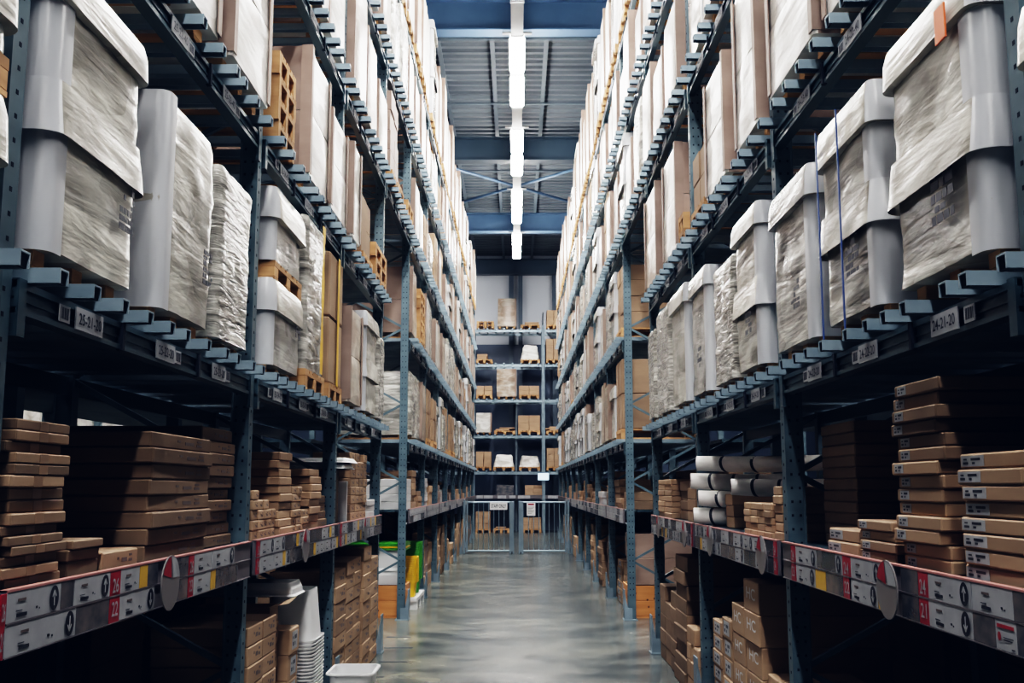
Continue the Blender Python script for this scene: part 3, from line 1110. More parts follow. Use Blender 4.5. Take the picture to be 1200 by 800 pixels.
    if 'orange' in extra:
        mb = MB(); mb.box(-s * (hx + .03), -s * (hx + .036), -hy + .13, -hy + .21, hb - .19, hb - .07)
        mb.build('orange_sticker', OSTICK, t)
        mb = MB(); mb.box(-s * (hx - .05), -s * (hx - .30), -hy - .030, -hy - .025, hb - .055, hb - .005)
        mb.build('orange_sticker', OSTICK, t)
    if 'print' in extra:
        print_patch(t, s, hx + .014, -hy + w * .34, base + (hb - base) * .28, w * .28, (hb - base) * .24)
    if 'printr' in extra:
        print_patch(t, s, hx + .014, hy - w * .22, base + (hb - base) * .30, w * .22, (hb - base) * .20)
    return t


PHRASE = {'lav': 'silver-ended film-wrapped load', 'crinkle': 'crinkled clear-wrapped load', 'brown': 'white-filmed load with tan ends', 'tan': 'tan film-wrapped load',
          'cartons': 'tall brown carton load', 'boxes': 'load of stacked brown boxes', 'double': 'two-tier silver-ended load', 'low': 'low load of brown boxes',
          'bag': 'white bagged bale', 'cratestack': 'bare wooden pallet stack'}


def load_label(s, b, lv, slot, style, pre=''):
    return '%s%s, %s slot, %s, %s level, %s' % (pre, PHRASE[style], slot, bay_name(b), LEVNAME[lv], SIDE[s])


NLOAD = 0


def put(s, b, lv, slot, style, h, Y0, Y1, Xf=1.45, extra=(), film=0, near=False, pre=''):
    global NLOAD
    zb = LEV[lv] + (BT if lv < 5 else 0.007) + .001
    if not in_view(s * Xf, s * (Xf + .3), Y0, Y1, zb, zb + h, 12):
        return None
    NLOAD += 1
    grp = 'pallet loads on the %s level, %s' % (LEVNAME[lv], SIDE[s])
    return wrapped_load(s, Xf, Y0, Y1, zb, h, style, load_label(s, b, lv, slot, style, pre), grp, near, 1.16, NLOAD, extra, film)


def slots(b):
    y0 = YN[b] + .10
    return [(y0 + .885 * i + .02, y0 + .885 * i + .82) for i in range(3)]


Z1B = LEV[1] + BT
Z2B = LEV[2] + BT


def near_load(s, b, lv, slot, style, pa, pb, ytop, Xf=1.45, **kw):
    """a load of the front bays: corner nearest the entrance at px pa, far corner at pb, top at ytop over pb"""
    zmid = LEV[lv] + .7
    def yof(px):
        d = F * Xf / abs(px - 605)
        return (d - SP * (zmid - EYE)) / CP
    Y0, Y1 = yof(pa), yof(pb)
    Z = (571 - ytop) / abs(pb - 605) * Xf * .99 + EYE
    h = min(Z - LEV[lv] - BT, 1.235)
    Y0, Y1 = max(Y0, YN[b] + .08), min(Y1, YN[b + 1] - .08)
    return put(s, b, lv, slot, style, h, Y0, Y1, Xf, near=True, **kw)


# lowest level, front bays, white-bin side
near_load(-1, -1, 1, 'last', 'double', -190, 17, -40)
near_load(-1, 0, 1, 'first', 'lav', 66, 166, 56, extra=('mid', 'printr'), film=0)
near_load(-1, 0, 1, 'middle', 'lav', 194, 253, 166, extra=('nomid', 'nolid', 'printr'), film=0)
near_load(-1, 0, 1, 'last', 'crinkle', 260, 297, 228)
near_load(-1, 1, 1, 'first', 'double', 321, 354, 256, Xf=1.46, extra=('printr',))
near_load(-1, 1, 1, 'middle', 'crinkle', 360, 382, 275, Xf=1.44, extra=('yellow',))
near_load(-1, 1, 1, 'last', 'cartons', 387, 404, 312, Xf=1.45, extra=('yellow',))
near_load(-1, 2, 1, 'first', 'tan', 410, 424, 372, Xf=1.45)
near_load(-1, 2, 1, 'middle', 'lav', 428, 442, 380, Xf=1.45)
near_load(-1, 2, 1, 'last', 'crinkle', 444.5, 454.5, 402, Xf=1.45)
# lowest level, front bays, rug-roll side
near_load(1, -1, 1, 'last', 'lav', 1390, 1193, 20, extra=('mid',))
near_load(1, 0, 1, 'first', 'lav', 1143, 1041, 66, extra=('mid', 'orange', 'print'))
near_load(1, 0, 1, 'middle', 'lav', 1022, 961, 161, extra=('mid', 'blue', 'print'))
near_load(1, 0, 1, 'last', 'lav', 949, 904, 240, extra=('nomid', 'print'), film=1)
near_load(1, 1, 1, 'first', 'lav', 889, 860, 268, extra=('mid', 'print'))
near_load(1, 1, 1, 'middle', 'crinkle', 857, 834, 320)
near_load(1, 1, 1, 'last', 'lav', 828, 809, 332, extra=('nomid', 'print'), film=1)
near_load(1, 2, 1, 'first', 'lav', 804, 786, 352)
near_load(1, 2, 1, 'middle', 'crinkle', 783, 768, 370)
near_load(1, 2, 1, 'last', 'crinkle', 766, 755, 396)
# second level, front bays
near_load(-1, 0, 2, 'middle', 'brown', 160, 262, -80)
near_load(-1, 0, 2, 'last', 'brown', 277, 318, -60, Xf=1.43)
near_load(-1, 1, 2, 'first', 'cratestack', 329, 348, 108)
near_load(-1, 1, 2, 'middle', 'brown', 364, 386, 96)
near_load(-1, 1, 2, 'last', 'brown', 389, 407, 160, Xf=1.44)
near_load(-1, 2, 2, 'first', 'brown', 409, 423, 182, Xf=1.42)
near_load(-1, 2, 2, 'middle', 'boxes', 427, 438, 246, Xf=1.45)
near_load(-1, 2, 2, 'last', 'cratestack', 441, 454, 306, Xf=1.45)
near_load(1, 0, 2, 'middle', 'brown', 1020, 960, -80)
near_load(1, 0, 2, 'last', 'brown', 948, 898, -40, Xf=1.43)
near_load(1, 1, 2, 'first', 'brown', 895, 860, 0, Xf=1.44)
near_load(1, 1, 2, 'middle', 'brown', 848, 826, 102)
near_load(1, 1, 2, 'last', 'boxes', 823, 808, 190)
near_load(1, 2, 2, 'first', 'cratestack', 805, 794, 262)
near_load(1, 2, 2, 'middle', 'brown', 792, 777, 196)
near_load(1, 2, 2, 'last', 'tan', 769, 755, 240)

# upper levels and the far racks: every slot of every bay
for s in (-1, 1):
    for lv in (1, 2, 3, 4, 5):
        for b in range(-1, 12):
            if lv <= 2 and b < 4:
                continue
            for i, (ya, yb) in enumerate(slots(b)):
                clear = 1.24 if lv < 5 else 1.9
                if lv >= 3:
                    st = R.choices(['brown', 'tan', 'lav', 'boxes', 'cartons', 'crinkle'], [46, 14, 14, 9, 6, 11])[0]
                    hh = clear * R.uniform(.62, .98)
                    if lv == 5:
                        hh = R.uniform(1.2, 1.95)
                        st = R.choices(['brown', 'tan', 'lav'], [60, 15, 25])[0]
                elif lv == 2:
                    st = R.choices(['brown', 'tan', 'lav', 'boxes', 'crinkle', 'cratestack'], [26, 24, 22, 8, 20, 4])[0]
                    hh = clear * R.uniform(.6, .92)
                else:
                    st = R.choices(['lav', 'crinkle', 'cartons', 'boxes', 'tan', 'cratestack'], [32, 30, 12, 8, 16, 3])[0]
                    hh = clear * R.uniform(.62, .9)
                ex = ()
                Xf = R.uniform(1.43, 1.48)
                if b == 4 and i == 0 and lv == 1:
                    st, hh = ('crinkle', .95) if s < 0 else ('cartons', 1.12)
                if b == 4 and i == 0 and lv == 2:
                    st, hh = ('tan', 1.02) if s < 0 else ('boxes', 1.05)
                if lv == 3 and b == 3 and s < 0:
                    st, hh = [('boxes', 1.1), ('cratestack', .3), ('cratestack', .3)][i]
                if lv == 5:
                    ex = ('showpallet',)
                put(s, b, lv, GAPS[i], st, hh, ya, yb - R.uniform(0, .06), Xf, ex, film=R.choice((0, 0, 1)))
print('loads', NLOAD)


SZ = SHELF + .001
# ------------------------------------------------------------------ glimpses of the neighbouring aisles under the lowest beams
for s in (-1, 1):
    nr = thing('pallet_rack', 'dim rack of the next aisle glimpsed under the beams, ' + SIDE[s], 'rack')
    for n in range(1, 8):
        y = .5 + n * 2.83
        mb = MB(); mb.box(s * 6.95, s * 7.05, y - .05, y + .05, 0, 5.2); mb.build('post', STEEL, nr)
    for z in (2.37, 1.40):
        mb = MB(); mb.box(s * 6.94, s * 7.0, 3.4, 20.2, z - .1, z); mb.build('beam', BEAM, nr)
        mb = MB(); mb.box(s * 6.90, s * 8.2, 3.4, 20.2, z, z + .03); mb.build('shelf_deck', BEAM, nr)
    kk = 0
    for b in range(6):
        for i in range(2):
            y0 = 3.5 + b * 2.83 + i * 1.38
            h = R.uniform(.8, 1.2)
            kk += 1
            t = thing('pallet_load', 'white-wrapped load of the next aisle, %s glimpsed under the beams, %s' % (ordinal(kk), SIDE[s]), 'pallet load', (s * 7.6, y0 + .62, 2.402), 'loads of the next aisle, ' + SIDE[s])
            mb = MB(); loft(mb, .55, .58, .04, .1, h, 3, s, kk, 0, 2, 2); mb.build('wrapped_cartons', FILM[2], t, smooth=True)
            add_pallet(t, 1.1)
    br = thing('pallet_rack', 'dark rack row standing back to back with the front bays, ' + SIDE[s], 'rack')
    for n in (0, 1, 2, 3):
        for x in (2.86, 3.9):
            mb = MB(); mb.box(s * (x - .05), s * (x + .05), YN[n] - .045, YN[n] + .045, 0, 3.9); mb.build('post', STEEL, br)
    mb = MB(); mb.box(s * 2.82, s * 3.95, .3, YN[3] + .1, SHELF - .03, SHELF); mb.build('shelf_deck', BEAM, br)
    mb = MB(); mb.box(s * 2.82, s * 3.95, .3, YN[3] + .1, LEV[1], LEV[1] + BT); mb.build('deck', BEAM, br)
    for n, (ya, yb, z0, z1, what) in enumerate(((.6, 2.85, 0.001, 1.25, 'floor'), (3.15, 4.4, 0.001, 1.15, 'floor'), (4.5, 5.75, 0.001, 1.3, 'floor'), (6.05, 7.3, 0.001, 1.2, 'floor'), (7.4, 8.6, 0.001, 1.3, 'floor'), (8.9, 11.4, .001, 1.2, 'floor'),
                                                 (3.2, 4.3, SZ, 1.98, 'shelf'), (4.45, 5.75, SZ, 2.02, 'shelf'), (6.2, 8.0, SZ, 1.94, 'shelf'))):
        mb = MB()  # crates added to hide the lit floor of the next aisle
        q = 5 if what == 'floor' else 8
        for k in range(q):
            mb.bbox(-.45, .45, -(yb - ya) / 2, (yb - ya) / 2, (z1 - z0) * k / q, (z1 - z0) * (k + 1) / q - .003, .008)
        tag(mb.build('crate', CARDD, loc=(s * 3.38, (ya + yb) / 2, z0)), 'added banded crate in the back row, %s from the entrance on the %s, %s' % (ordinal(n + 1 if n < 6 else n - 5), what, SIDE[s]), 'crate')
    for b in range(4, 12):  # more crates added to hide the bright wall behind the racks
        for what, z0, z1 in (('floor', .001, 1.35), ('shelf', SZ, 2.05)):
            mb = MB()
            for k in range(5):
                mb.bbox(-.45, .45, -1.25, 1.25, (z1 - z0) * k / 5, (z1 - z0) * (k + 1) / 5 - .003, .008)
            tag(mb.build('crate', CARDD, loc=(s * 3.38, YN[b] + 1.41, z0)), 'added banded crate, back row %s, %s, %s' % (what, bay_name(b), SIDE[s]), 'crate')
    mb = MB(); mb.box(s * 2.82, s * 3.95, YN[4], YN[12], SHELF - .03, SHELF); mb.build('shelf_deck', BEAM, br)
    mb = MB(); mb.box(s * 2.82, s * 3.95, YN[4], YN[12], LEV[1], LEV[1] + BT); mb.build('deck', BEAM, br)
    for n in (4, 6, 8, 10, 12):
        mb = MB(); mb.box(s * 3.86, s * 3.96, YN[n] - .045, YN[n] + .045, 0, 3.9); mb.build('post', STEEL, br)
    for y0 in (4.5, 10.5, 16.5):
        t = thing('pendant_strip_light', 'strip light of the next aisle, %s one, %s' % (ordinal(int(y0 // 5.5) + 1), SIDE[s]), 'light', (s * 5.2, y0, 6.6), 'strip lights of the next aisle')
        mb = MB(); mb.bbox(-.14, .14, 0, 3.2, 0, .1, .03); mb.build('lamp_diffuser', TUBE2, t)
        mb = MB(); mb.box(-.25, .25, -.1, 3.3, .1, .16); mb.build('lamp_housing', LAMPH, t)
        mb = MB(); mb.tube((0, 1.6, .16), (0, 1.6, CEIL - 6.7), .006, 6); mb.build('suspension_wire', PURL, t)


# ------------------------------------------------------------------ loose cartons
def carton(s, X0, X1, Y0, Y1, z0, z1, label, group=None, m=CARD, sticker=None, seam=False, prints=False, name='carton', rot=0.0, lettering=None):
    """a carton: tape seam, printing and stickers on its own faces. X0 is the aisle face"""
    cx, cy = s * (X0 + X1) / 2, (Y0 + Y1) / 2
    hx, hy, h = abs(X1 - X0) / 2, (Y1 - Y0) / 2, z1 - z0
    mb = MB()
    mb.bbox(-hx, hx, -hy, hy, 0, h, min(.006, h * .12))
    n = -s
    xf = n * hx
    if seam:
        mb.box(xf, xf + n * .0008, -hy * .02 - .03, -hy * .02 + .03, .002, h - .002, 1)
        mb.box(-hx * .98, hx * .98, -.03, .03, h, h + .0008, 1)
    if prints:
        for (u, v, ww, hh) in ((-.55, .62, .16, .12), (-.55, .32, .2, .16), (-.2, .35, .3, .22), (.15, .5, .1, .14)):
            mb.box(xf, xf + n * .0008, (s * u - ww / 2) * hy, (s * u + ww / 2) * hy, v * h, (v + hh) * h, 2)
    o = mb.build(name, [m, TAPE, INKS], loc=(cx, cy, z0))
    o.rotation_euler = (0, 0, rot)
    tag(o, label, 'box', group)
    if sticker:
        u0, u1 = sticker
        mb = MB()
        ya, yb = -hy + 2 * hy * u0, -hy + 2 * hy * u1
        mb.box(xf, xf + n * .0015, ya, yb, h * .16, h * .86)
        xg = xf + n * .0016
        w = yb - ya
        for (a, b, c, d) in ((.1, .32, .2, .42), (.12, .26, .6, .74), (.45, .85, .55, .78), (.5, .62, .2, .4)):
            if s > 0:
                a, b = 1 - b, 1 - a
            mb.box(xg, xg + n * .0006, ya + w * a, ya + w * b, h * (.16 + .7 * c), h * (.16 + .7 * d), 1)
        mb.build('sticker', [PAPER, INK], o)
    if lettering:
        ob = link('lettering', text_mesh(lettering, hy * 1.15, h * .38, CARDW), o, (n * (hx + .0015), 0, h * .58))
        ob.rotation_euler = side_rot(s)
    return o


def stack(s, X0, depth, Y0, Y1, zb, heights, desc, adj='brown', m=CARD, jx=.012, jy=.015, grp=None, sticker=None, seam=False, prints=False, gap=.001, name='carton', tilt=.012, lettering=None):
    n = len(heights)
    z = zb
    for i, h in enumerate(heights):
        x = X0 + R.uniform(-jx, jx)
        dy = R.uniform(-jy, jy)
        k = n - i
        if n == 1:
            lab = '%s carton, %s' % (adj, desc)
        else:
            lab = '%s carton, %s from top, %s' % (adj, ordinal(k), desc)
        mm = m(i) if callable(m) else m
        if name == 'carton' and h < .09:
            name = 'flat_carton'
        carton(s, x, x + depth, Y0 + dy, Y1 + dy, z + .0005, z + h - gap, lab, grp or ('cartons in ' + desc), mm, sticker, seam, prints, name, R.uniform(-tilt, tilt), lettering)
        z += h


def rowgrid(s, X0, depth, Ys, zb, rows, h, desc, adj='small brown', m=CARD, grp=None, sticker=None, seam=False, prints=False, lettering=None, jx=.006):
    """columns along the aisle with the given edges Ys; rows[c] cartons high"""
    for c in range(len(Ys) - 1):
        for r in range(rows[c]):
            lab = '%s carton, %s column, %s row up, %s' % (adj, ordinal(c + 1), ordinal(r + 1), desc)
            x = X0 + R.uniform(-jx, jx)
            carton(s, x, x + depth, Ys[c] + .004, Ys[c + 1] - .004, zb + r * h + .0005, zb + (r + 1) * h - .001, lab, grp or ('cartons in ' + desc), m, sticker, seam, prints, 'carton', 0.0, lettering)


def lin(a, b, n):
    return [a + (b - a) * i / n for i in range(n + 1)]


SZ = SHELF + .001
# --- white-bin side, shelf, second bay
hs = [.034] * 2 + [.032] * 1 + [.030] * 3 + [.038] * 4 + [.034] * 5
stack(-1, 1.50, .70, 3.12, 3.50, SZ, hs, 'front-edge shelf stack above the price cards', 'long flat', m=lambda i: CARD if i in (0, 1, 6, 7, 8, 9, 11, 13) else CARDD, jx=.012, jy=.03, seam=True, tilt=.006)
stack(-1, 1.50, .34, 3.58, 3.84, SZ, [.055, .04, .03], 'low shelf stack beside the long flat cartons', 'thin grey-brown', m=CARDD, jx=.02)
stack(-1, 1.51, .36, 3.86, 4.22, SZ, [.07], 'lying alone before the eight-carton shelf stack', 'low dark-printed', m=CARD, prints=True)
stack(-1, 1.50, .90, 4.30, 5.14, SZ, [.068] * 4 + [.066] * 4, 'eight-carton shelf stack before the perforated post', 'wide', m=CARDD, jx=.012, jy=.03, prints=True)
stack(-1, 1.56, .70, 5.22, 5.76, SZ, [.060] * 9 + [.07], 'dim shelf stack right behind the perforated post', 'narrow', m=CARDD, jx=.02, prints=True)
# --- white-bin side, shelf, third bay
rowgrid(-1, 1.50, .30, lin(6.02, 6.40, 3), SZ, [5, 4, 4], .058, 'tiny-carton block by the perforated post', m=CARD, prints=True)
rowgrid(-1, 1.51, .30, lin(6.42, 6.64, 2), SZ, [3, 3], .058, 'tiny-carton block before the leaning flats', m=CARD, prints=True)
stack(-1, 1.50, .62, 6.67, 7.02, SZ, [.053] * 10, 'ten-high flat stack on the third-bay shelf', 'flat', m=CARD, jx=.010, jy=.03)
rowgrid(-1, 1.50, .28, lin(7.06, 7.36, 2), SZ, [6, 6], .052, 'tiny-carton block between the flat stacks', m=CARD, prints=True)
stack(-1, 1.50, .55, 7.66, 8.06, SZ, [.055] * 8, 'eight-high flat stack on the third-bay shelf', 'flat', m=CARD, jx=.010, jy=.03)
rowgrid(-1, 1.50, .26, lin(7.40, 7.63, 2), SZ, [3, 3], .05, 'low block beside the eight-high flats', m=CARD, prints=True)
stack(-1, 1.55, .4, 8.12, 8.60, SZ, [.06] * 4, 'last shelf stack of the third bay', 'flat', m=CARDD, prints=True)
# --- white-bin side, shelf, fourth bay
stack(-1, 1.56, .5, 8.85, 9.25, SZ, [.46], 'carrying the white trays on the shelf', 'tall dark', m=CARDD)


def tray(s, X0, X1, Y0, Y1, z, h, label, m=WHITE, name='plastic_tray', up=False, cat='tray', grp=None):
    """shallow tray with a rolled rim; upside down unless up"""
    cx, cy, hx, hy = s * (X0 + X1) / 2, (Y0 + Y1) / 2, abs(X1 - X0) / 2, (Y1 - Y0) / 2
    mb = MB()
    t = .015
    zs = [(0, 0), (h, -t)] if not up else [(0, -t), (h, 0)]
    loft(mb, hx, hy, .04, 0, h, 2, s, 1, 0, 2, 4, off=(0 if not up else -t), taper=(t if not up else -t), cap=not up)
    o = mb.build(name, m, loc=(cx, cy, z))
    tag(o, label, cat, grp)
    mb = MB()
    rz = 0 if not up else h - .012
    loft(mb, hx + .012, hy + .012, .045, rz, rz + .012, 1, s, 1, 0, 2, 4, cap=True)
    mb.build('rim', m, o)
    return o


tray(-1, 1.44, 2.10, 8.85, 9.35, SZ + .462, .05, 'lower white tray upside down on the tall dark carton')
tray(-1, 1.42, 2.16, 8.84, 9.38, SZ + .514, .04, 'upper white tray upside down above the tall dark carton')
mb = MB(); mb.bbox(-.2, .2, -.02, .02, 0, .36, .004)
tag(mb.build('white_board', WHITE, loc=(-1.71, 9.42, SZ)), 'white board standing upright behind the tall dark carton', 'board')
rowgrid(-1, 1.50, .35, lin(9.55, 10.55, 4), SZ, [8, 8, 7, 8], .078, 'tall block on the fourth-bay shelf', 'narrow brown', m=CARD, prints=True)
stack(-1, 1.50, .3, 10.62, 11.2, SZ, [.06] * 3, 'low stack ending the fourth-bay shelf', 'pale', m=CARDW)

# --- white-bin side, floor
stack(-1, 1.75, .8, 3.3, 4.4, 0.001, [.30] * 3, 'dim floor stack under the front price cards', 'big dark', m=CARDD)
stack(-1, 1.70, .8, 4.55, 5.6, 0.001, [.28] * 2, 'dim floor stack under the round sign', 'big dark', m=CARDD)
rowgrid(-1, 1.50, .55, lin(6.02, 6.72, 2), 0.001, [9, 9], .108, 'open floor block beside the nested white bins', 'brown', m=CARD, prints=True)
rowgrid(-1, 1.56, .5, lin(6.76, 7.02, 1), 0.001, [6], .15, 'recessed floor column by the nested bins', 'brown', m=CARD, prints=True)
rowgrid(-1, 1.49, .5, lin(7.06, 7.36, 1), 0.001, [5], .165, 'white-labelled floor column before the bins', 'brown', m=CARD, sticker=(.25, .8))
# open flaps on two of the topmost cartons
o = thing('open_carton', 'opened brown carton with a raised flap on the floor block', 'box', (-1.80, 6.89, .903), None)
mb = MB()
for (x0, x1, y0, y1) in ((-.24, .24, -.12, -.115), (-.24, .24, .115, .12), (-.24, -.235, -.12, .12), (.235, .24, -.12, .12)):
    mb.box(x0, x1, y0, y1, 0, .10)
mb.box(-.24, .24, -.12, .12, 0, .005)
mb.build('carton_body', CARD, o)
mb = MB(); mb.face([(.24, -.12, .10), (.24, .12, .10), (.36, .13, .145), (.36, -.11, .125)]); mb.build('flap', CARD, o)
tray(-1, 1.47, 1.84, 6.05, 6.45, .9735, .085, 'white tub lid upside down on the open floor block') if False else None


def bin_meshes(h, hx, hy, tp):
    a = MB()
    loft(a, hx - tp, hy - tp, .05, 0, h, 6, 1, 3, 0, 2, 5, flare=0, taper=-tp, cap=False)
    rg = ring_pts(hx - tp - .002, hy - tp - .002, .05, 2, 5)
    a.face([(p[0], p[1], .003) for p in rg])
    b = MB()
    N = ring_pts(hx, hy, .055, 2, 5)
    for (o0, o1, za, zb) in ((-.0005, .020, h, h), (.020, .022, h, h - .012), (.022, .014, h - .012, h - .012)):
        L = len(b.v)
        for p in N:
            b.v.append((p[0] + p[2] * o0, p[1] + p[3] * o0, za))
        for p in N:
            b.v.append((p[0] + p[2] * o1, p[1] + p[3] * o1, zb))
        n = len(N)
        for i in range(n):
            j = (i + 1) % n
            b.f.append((L + i, L + j, L + n + j, L + n + i)); b.mi.append(0)
    return a, b


a, b2 = bin_meshes(.36, .165, .225, .035)
BIN_BODY, BIN_RIM = as_mesh(a, 'bin_body', WHITE), as_mesh(b2, 'rim', WHITE)
for me in (BIN_BODY, BIN_RIM):
    me.polygons.foreach_set('use_smooth', [True] * len(me.polygons))
t = thing('plastic_bin', 'white plastic bin standing alone on the aisle floor', 'bin', (-1.262, 8.37, 0.002))
link('bin_body', BIN_BODY, t); link('rim', BIN_RIM, t)
mb = MB(); mb.box(-.05, .05, -.2235, -.222, .27, .295); mb.build('grip_mark', flat('grip_grey', (.5, .52, .58), .4), t)
for k in range(28):
    lab = 'white plastic bin upside down, %s from top of the nested bin column' % ordinal(28 - k)
    t = thing('plastic_bin', lab, 'bin', (-1.63, 7.90, .363 + k * .0243), 'nested white bins')
    t.rotation_euler = (math.pi, 0, 0)
    link('bin_body', BIN_BODY, t); link('rim', BIN_RIM, t)
tray(-1, 1.95, 2.45, 7.35, 7.95, 1.0, .09, 'wide white tub turned over behind the nested bins') if False else None
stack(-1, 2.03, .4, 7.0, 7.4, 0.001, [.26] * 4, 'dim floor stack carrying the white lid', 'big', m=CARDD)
tray(-1, 1.47, 2.3, 7.02, 7.40, 1.045, .085, 'wide white lid upside down beside the nested bin column')

rowgrid(-1, 1.50, .55, lin(8.86, 9.40, 1), 0.001, [8], .132, 'floor column beside the lone white bin', 'brown', m=CARD, prints=True)
rowgrid(-1, 1.50, .55, lin(9.44, 10.30, 2), 0.001, [9, 9], .122, 'middle floor columns of the fourth bay', 'brown', m=CARD, prints=True)
rowgrid(-1, 1.48, .55, lin(10.34, 11.38, 2), 0.001, [9, 8], .130, 'last floor columns before the passage', 'brown', m=CARD, prints=True)

# --- rug-roll side, shelf, second bay
stack(1, 1.50, .80, 3.10, 3.56, SZ, [.052] * 8, 'front-edge shelf stack above the number cards', 'white-stickered', m=CARD, jx=.008, jy=.02, sticker=(.60, .97), tilt=.005)
stack(1, 1.50, .50, 3.72, 4.16, SZ, [.050] * 14, 'tall leaning shelf stack beside the stickered cartons', 'flat', m=lambda i: CARD if i < 9 else CARDD, jx=.015, jy=.035, sticker=(.72, .92))  # top cartons coloured darker for the shade under the deck
stack(1, 1.50, .45, 4.20, 4.62, SZ, [.042] * 4, 'low shelf stack before the tall leaning one', 'flat', m=CARD, jx=.015, jy=.025, sticker=(.70, .92))
stack(1, 1.50, .40, 4.66, 5.10, SZ, [.058] * 2, 'two-high shelf stack near the perforated post', 'flat', m=CARD, sticker=(.55, .97))
stack(1, 1.68, .78, 5.22, 5.78, SZ, [.058] * 11, 'deep dim shelf stack behind the two-high stack', 'wide dark', m=CARDD, jx=.0, jy=.01, tilt=0)
# --- rug-roll side, shelf, third bay
rowgrid(1, 1.49, .40, lin(6.20, 6.92, 4), SZ, [5, 5, 5, 5], .042, 'slim-carton block before the rug rolls', 'slim brown', m=CARD)
rowgrid(1, 1.50, .40, lin(5.98, 6.17, 1), SZ, [6], .052, 'slim column against the perforated post', 'slim brown', m=CARD)
rowgrid(1, 1.62, .35, lin(7.90, 8.18, 1), SZ, [3], .085, 'box column under the rug rolls', 'brown', m=CARD)


def rug(p0, p1, r, label):
    o = thing('rug_roll', label, 'rolled rug', tuple(p0), 'white rolled rugs')
    d = Vector(p1) - Vector(p0)
    mb = MB()
    n = 18
    u = d.normalized().orthogonal().normalized(); w = d.normalized().cross(u)
    L = 8
    bse = len(mb.v)
    rr = random.Random(len(label))
    for k in range(L + 1):
        t = k / L
        rk_ = r * (1 + rr.uniform(-.03, .03)) * (.93 if k in (0, L) else 1)
        sag = Vector((0, 0, -.012 * math.sin(math.pi * t)))
        for i in range(n):
            a = 2 * math.pi * i / n
            mb.v.append(tuple(d * t + sag + (u * math.cos(a) + w * math.sin(a)) * rk_))
    for k in range(L):
        for i in range(n):
            j = (i + 1) % n
            mb.f.append((k * n + i, k * n + j, (k + 1) * n + j, (k + 1) * n + i)); mb.mi.append(0)
    mb.f.append(tuple(range(n - 1, -1, -1))); mb.mi.append(0)
    mb.f.append(tuple(L * n + i for i in range(n))); mb.mi.append(0)
    mb.build('wrapped_roll', CLOTHW, o, smooth=True)
    # spiral end
    mb = MB()
    c = -d.normalized() * .002
    for i in range(26):
        a0, a1 = i * .55, (i + 1) * .55
        r0, r1 = r * .85 * (1 - i / 27), r * .85 * (1 - (i + 1) / 27)
        mb.bar(c + (u * math.cos(a0) + w * math.sin(a0)) * r0, c + (u * math.cos(a1) + w * math.sin(a1)) * r1, .003, .003, up=tuple(d.normalized()))
    mb.build('rolled_end', INKS, o)
    for t in (.22, .45, .68):
        mb = MB()
        c = d * t + Vector((0, 0, -.012 * math.sin(math.pi * t)))
        sk = d.normalized() * .035
        prev = None
        for i in range(n + 1):
            a = 2 * math.pi * i / n
            p = c + (u * math.cos(a) + w * math.sin(a)) * (r * 1.025) + sk * math.cos(a + 1)
            if prev is not None:
                e = d.normalized() * .011
                mb.face([prev - e, p - e, p + e, prev + e])
            prev = p
        mb.build('black_strap', INK, o)


rug((1.41, 8.42, 1.536), (2.15, 8.30, 1.536), .066, 'lowest white rug roll jutting over the price rail')
rug((1.44, 8.35, 1.672), (2.20, 8.20, 1.672), .064, 'second white rug roll up from the price rail')
rug((1.40, 8.47, 1.808), (2.20, 8.38, 1.805), .066, 'third white rug roll up, end sticking out farthest')
rug((1.55, 7.62, 1.760), (2.35, 7.50, 1.765), .062, 'short white rug roll crossing before the third one')
rug((1.44, 8.36, 1.945), (2.40, 7.95, 1.945), .062, 'topmost white rug roll under the beam')
stack(1, 1.95, .5, 7.05, 7.85, SZ, [.10, .10], 'dim shelf box carrying the short rug roll', 'wide dark', m=CARDD)
stack(1, 1.70, .5, 7.35, 7.80, SZ + .0, [.12], 'under the short rug roll', 'brown', m=CARDD) if False else None
rowgrid(1, 1.52, .45, lin(10.35, 11.3, 2), SZ, [7, 7], .055, 'slim block by the passage shelf end', 'slim brown', m=CARD)
stack(1, 1.55, .45, 9.15, 9.60, SZ, [.10] * 3, 'three-high column on the fourth-bay shelf', 'plain brown', m=CARD)
stack(1, 1.60, .45, 9.66, 10.25, SZ, [.09] * 4, 'recessed column on the fourth-bay shelf', 'dull', m=CARDD)

# --- rug-roll side, floor
rowgrid(1, 1.50, .80, lin(6.62, 7.06, 1), 0.001, [6], .194, 'lettered floor column nearest the perforated post', 'large brown', m=CARD, lettering='HC')
rowgrid(1, 1.50, .75, lin(7.08, 7.46, 1), 0.001, [5], .194, 'lettered floor column behind the tallest one', 'large brown', m=CARD, lettering='HC')
rowgrid(1, 1.50, .6, lin(7.50, 7.82, 1), 0.001, [6], .138, 'floor column behind the lettered cartons', 'brown', m=CARD, sticker=(.2, .8))
rowgrid(1, 1.50, .6, lin(7.86, 8.22, 1), 0.001, [7], .110, 'last floor column of the third bay', 'brown', m=CARD, sticker=(.2, .8))
rowgrid(1, 1.52, .5, lin(6.05, 6.56, 2), 0.001, [4, 4], .16, 'low floor block against the perforated post', 'small brown', m=CARD, prints=True)
stack(1, 1.50, .85, 9.50, 10.15, 0.001, [.126] * 9, 'tall floor stack by the guarded post', 'flat dark', m=CARDD, jx=.02, jy=.04)
rowgrid(1, 1.50, .42, lin(8.90, 9.46, 3), 0.001, [3, 4, 4], .140, 'low floor block by the guarded post', 'brown', m=CARD)
rowgrid(1, 1.52, .5, lin(10.2, 11.35, 3), 0.001, [5, 4, 5], .15, 'dim floor block before the passage', 'brown', m=CARDD)
stack(1, 1.80, .75, 3.4, 4.6, 0.001, [.3] * 2, 'dim floor stack under the number cards', 'big dark', m=CARDD)


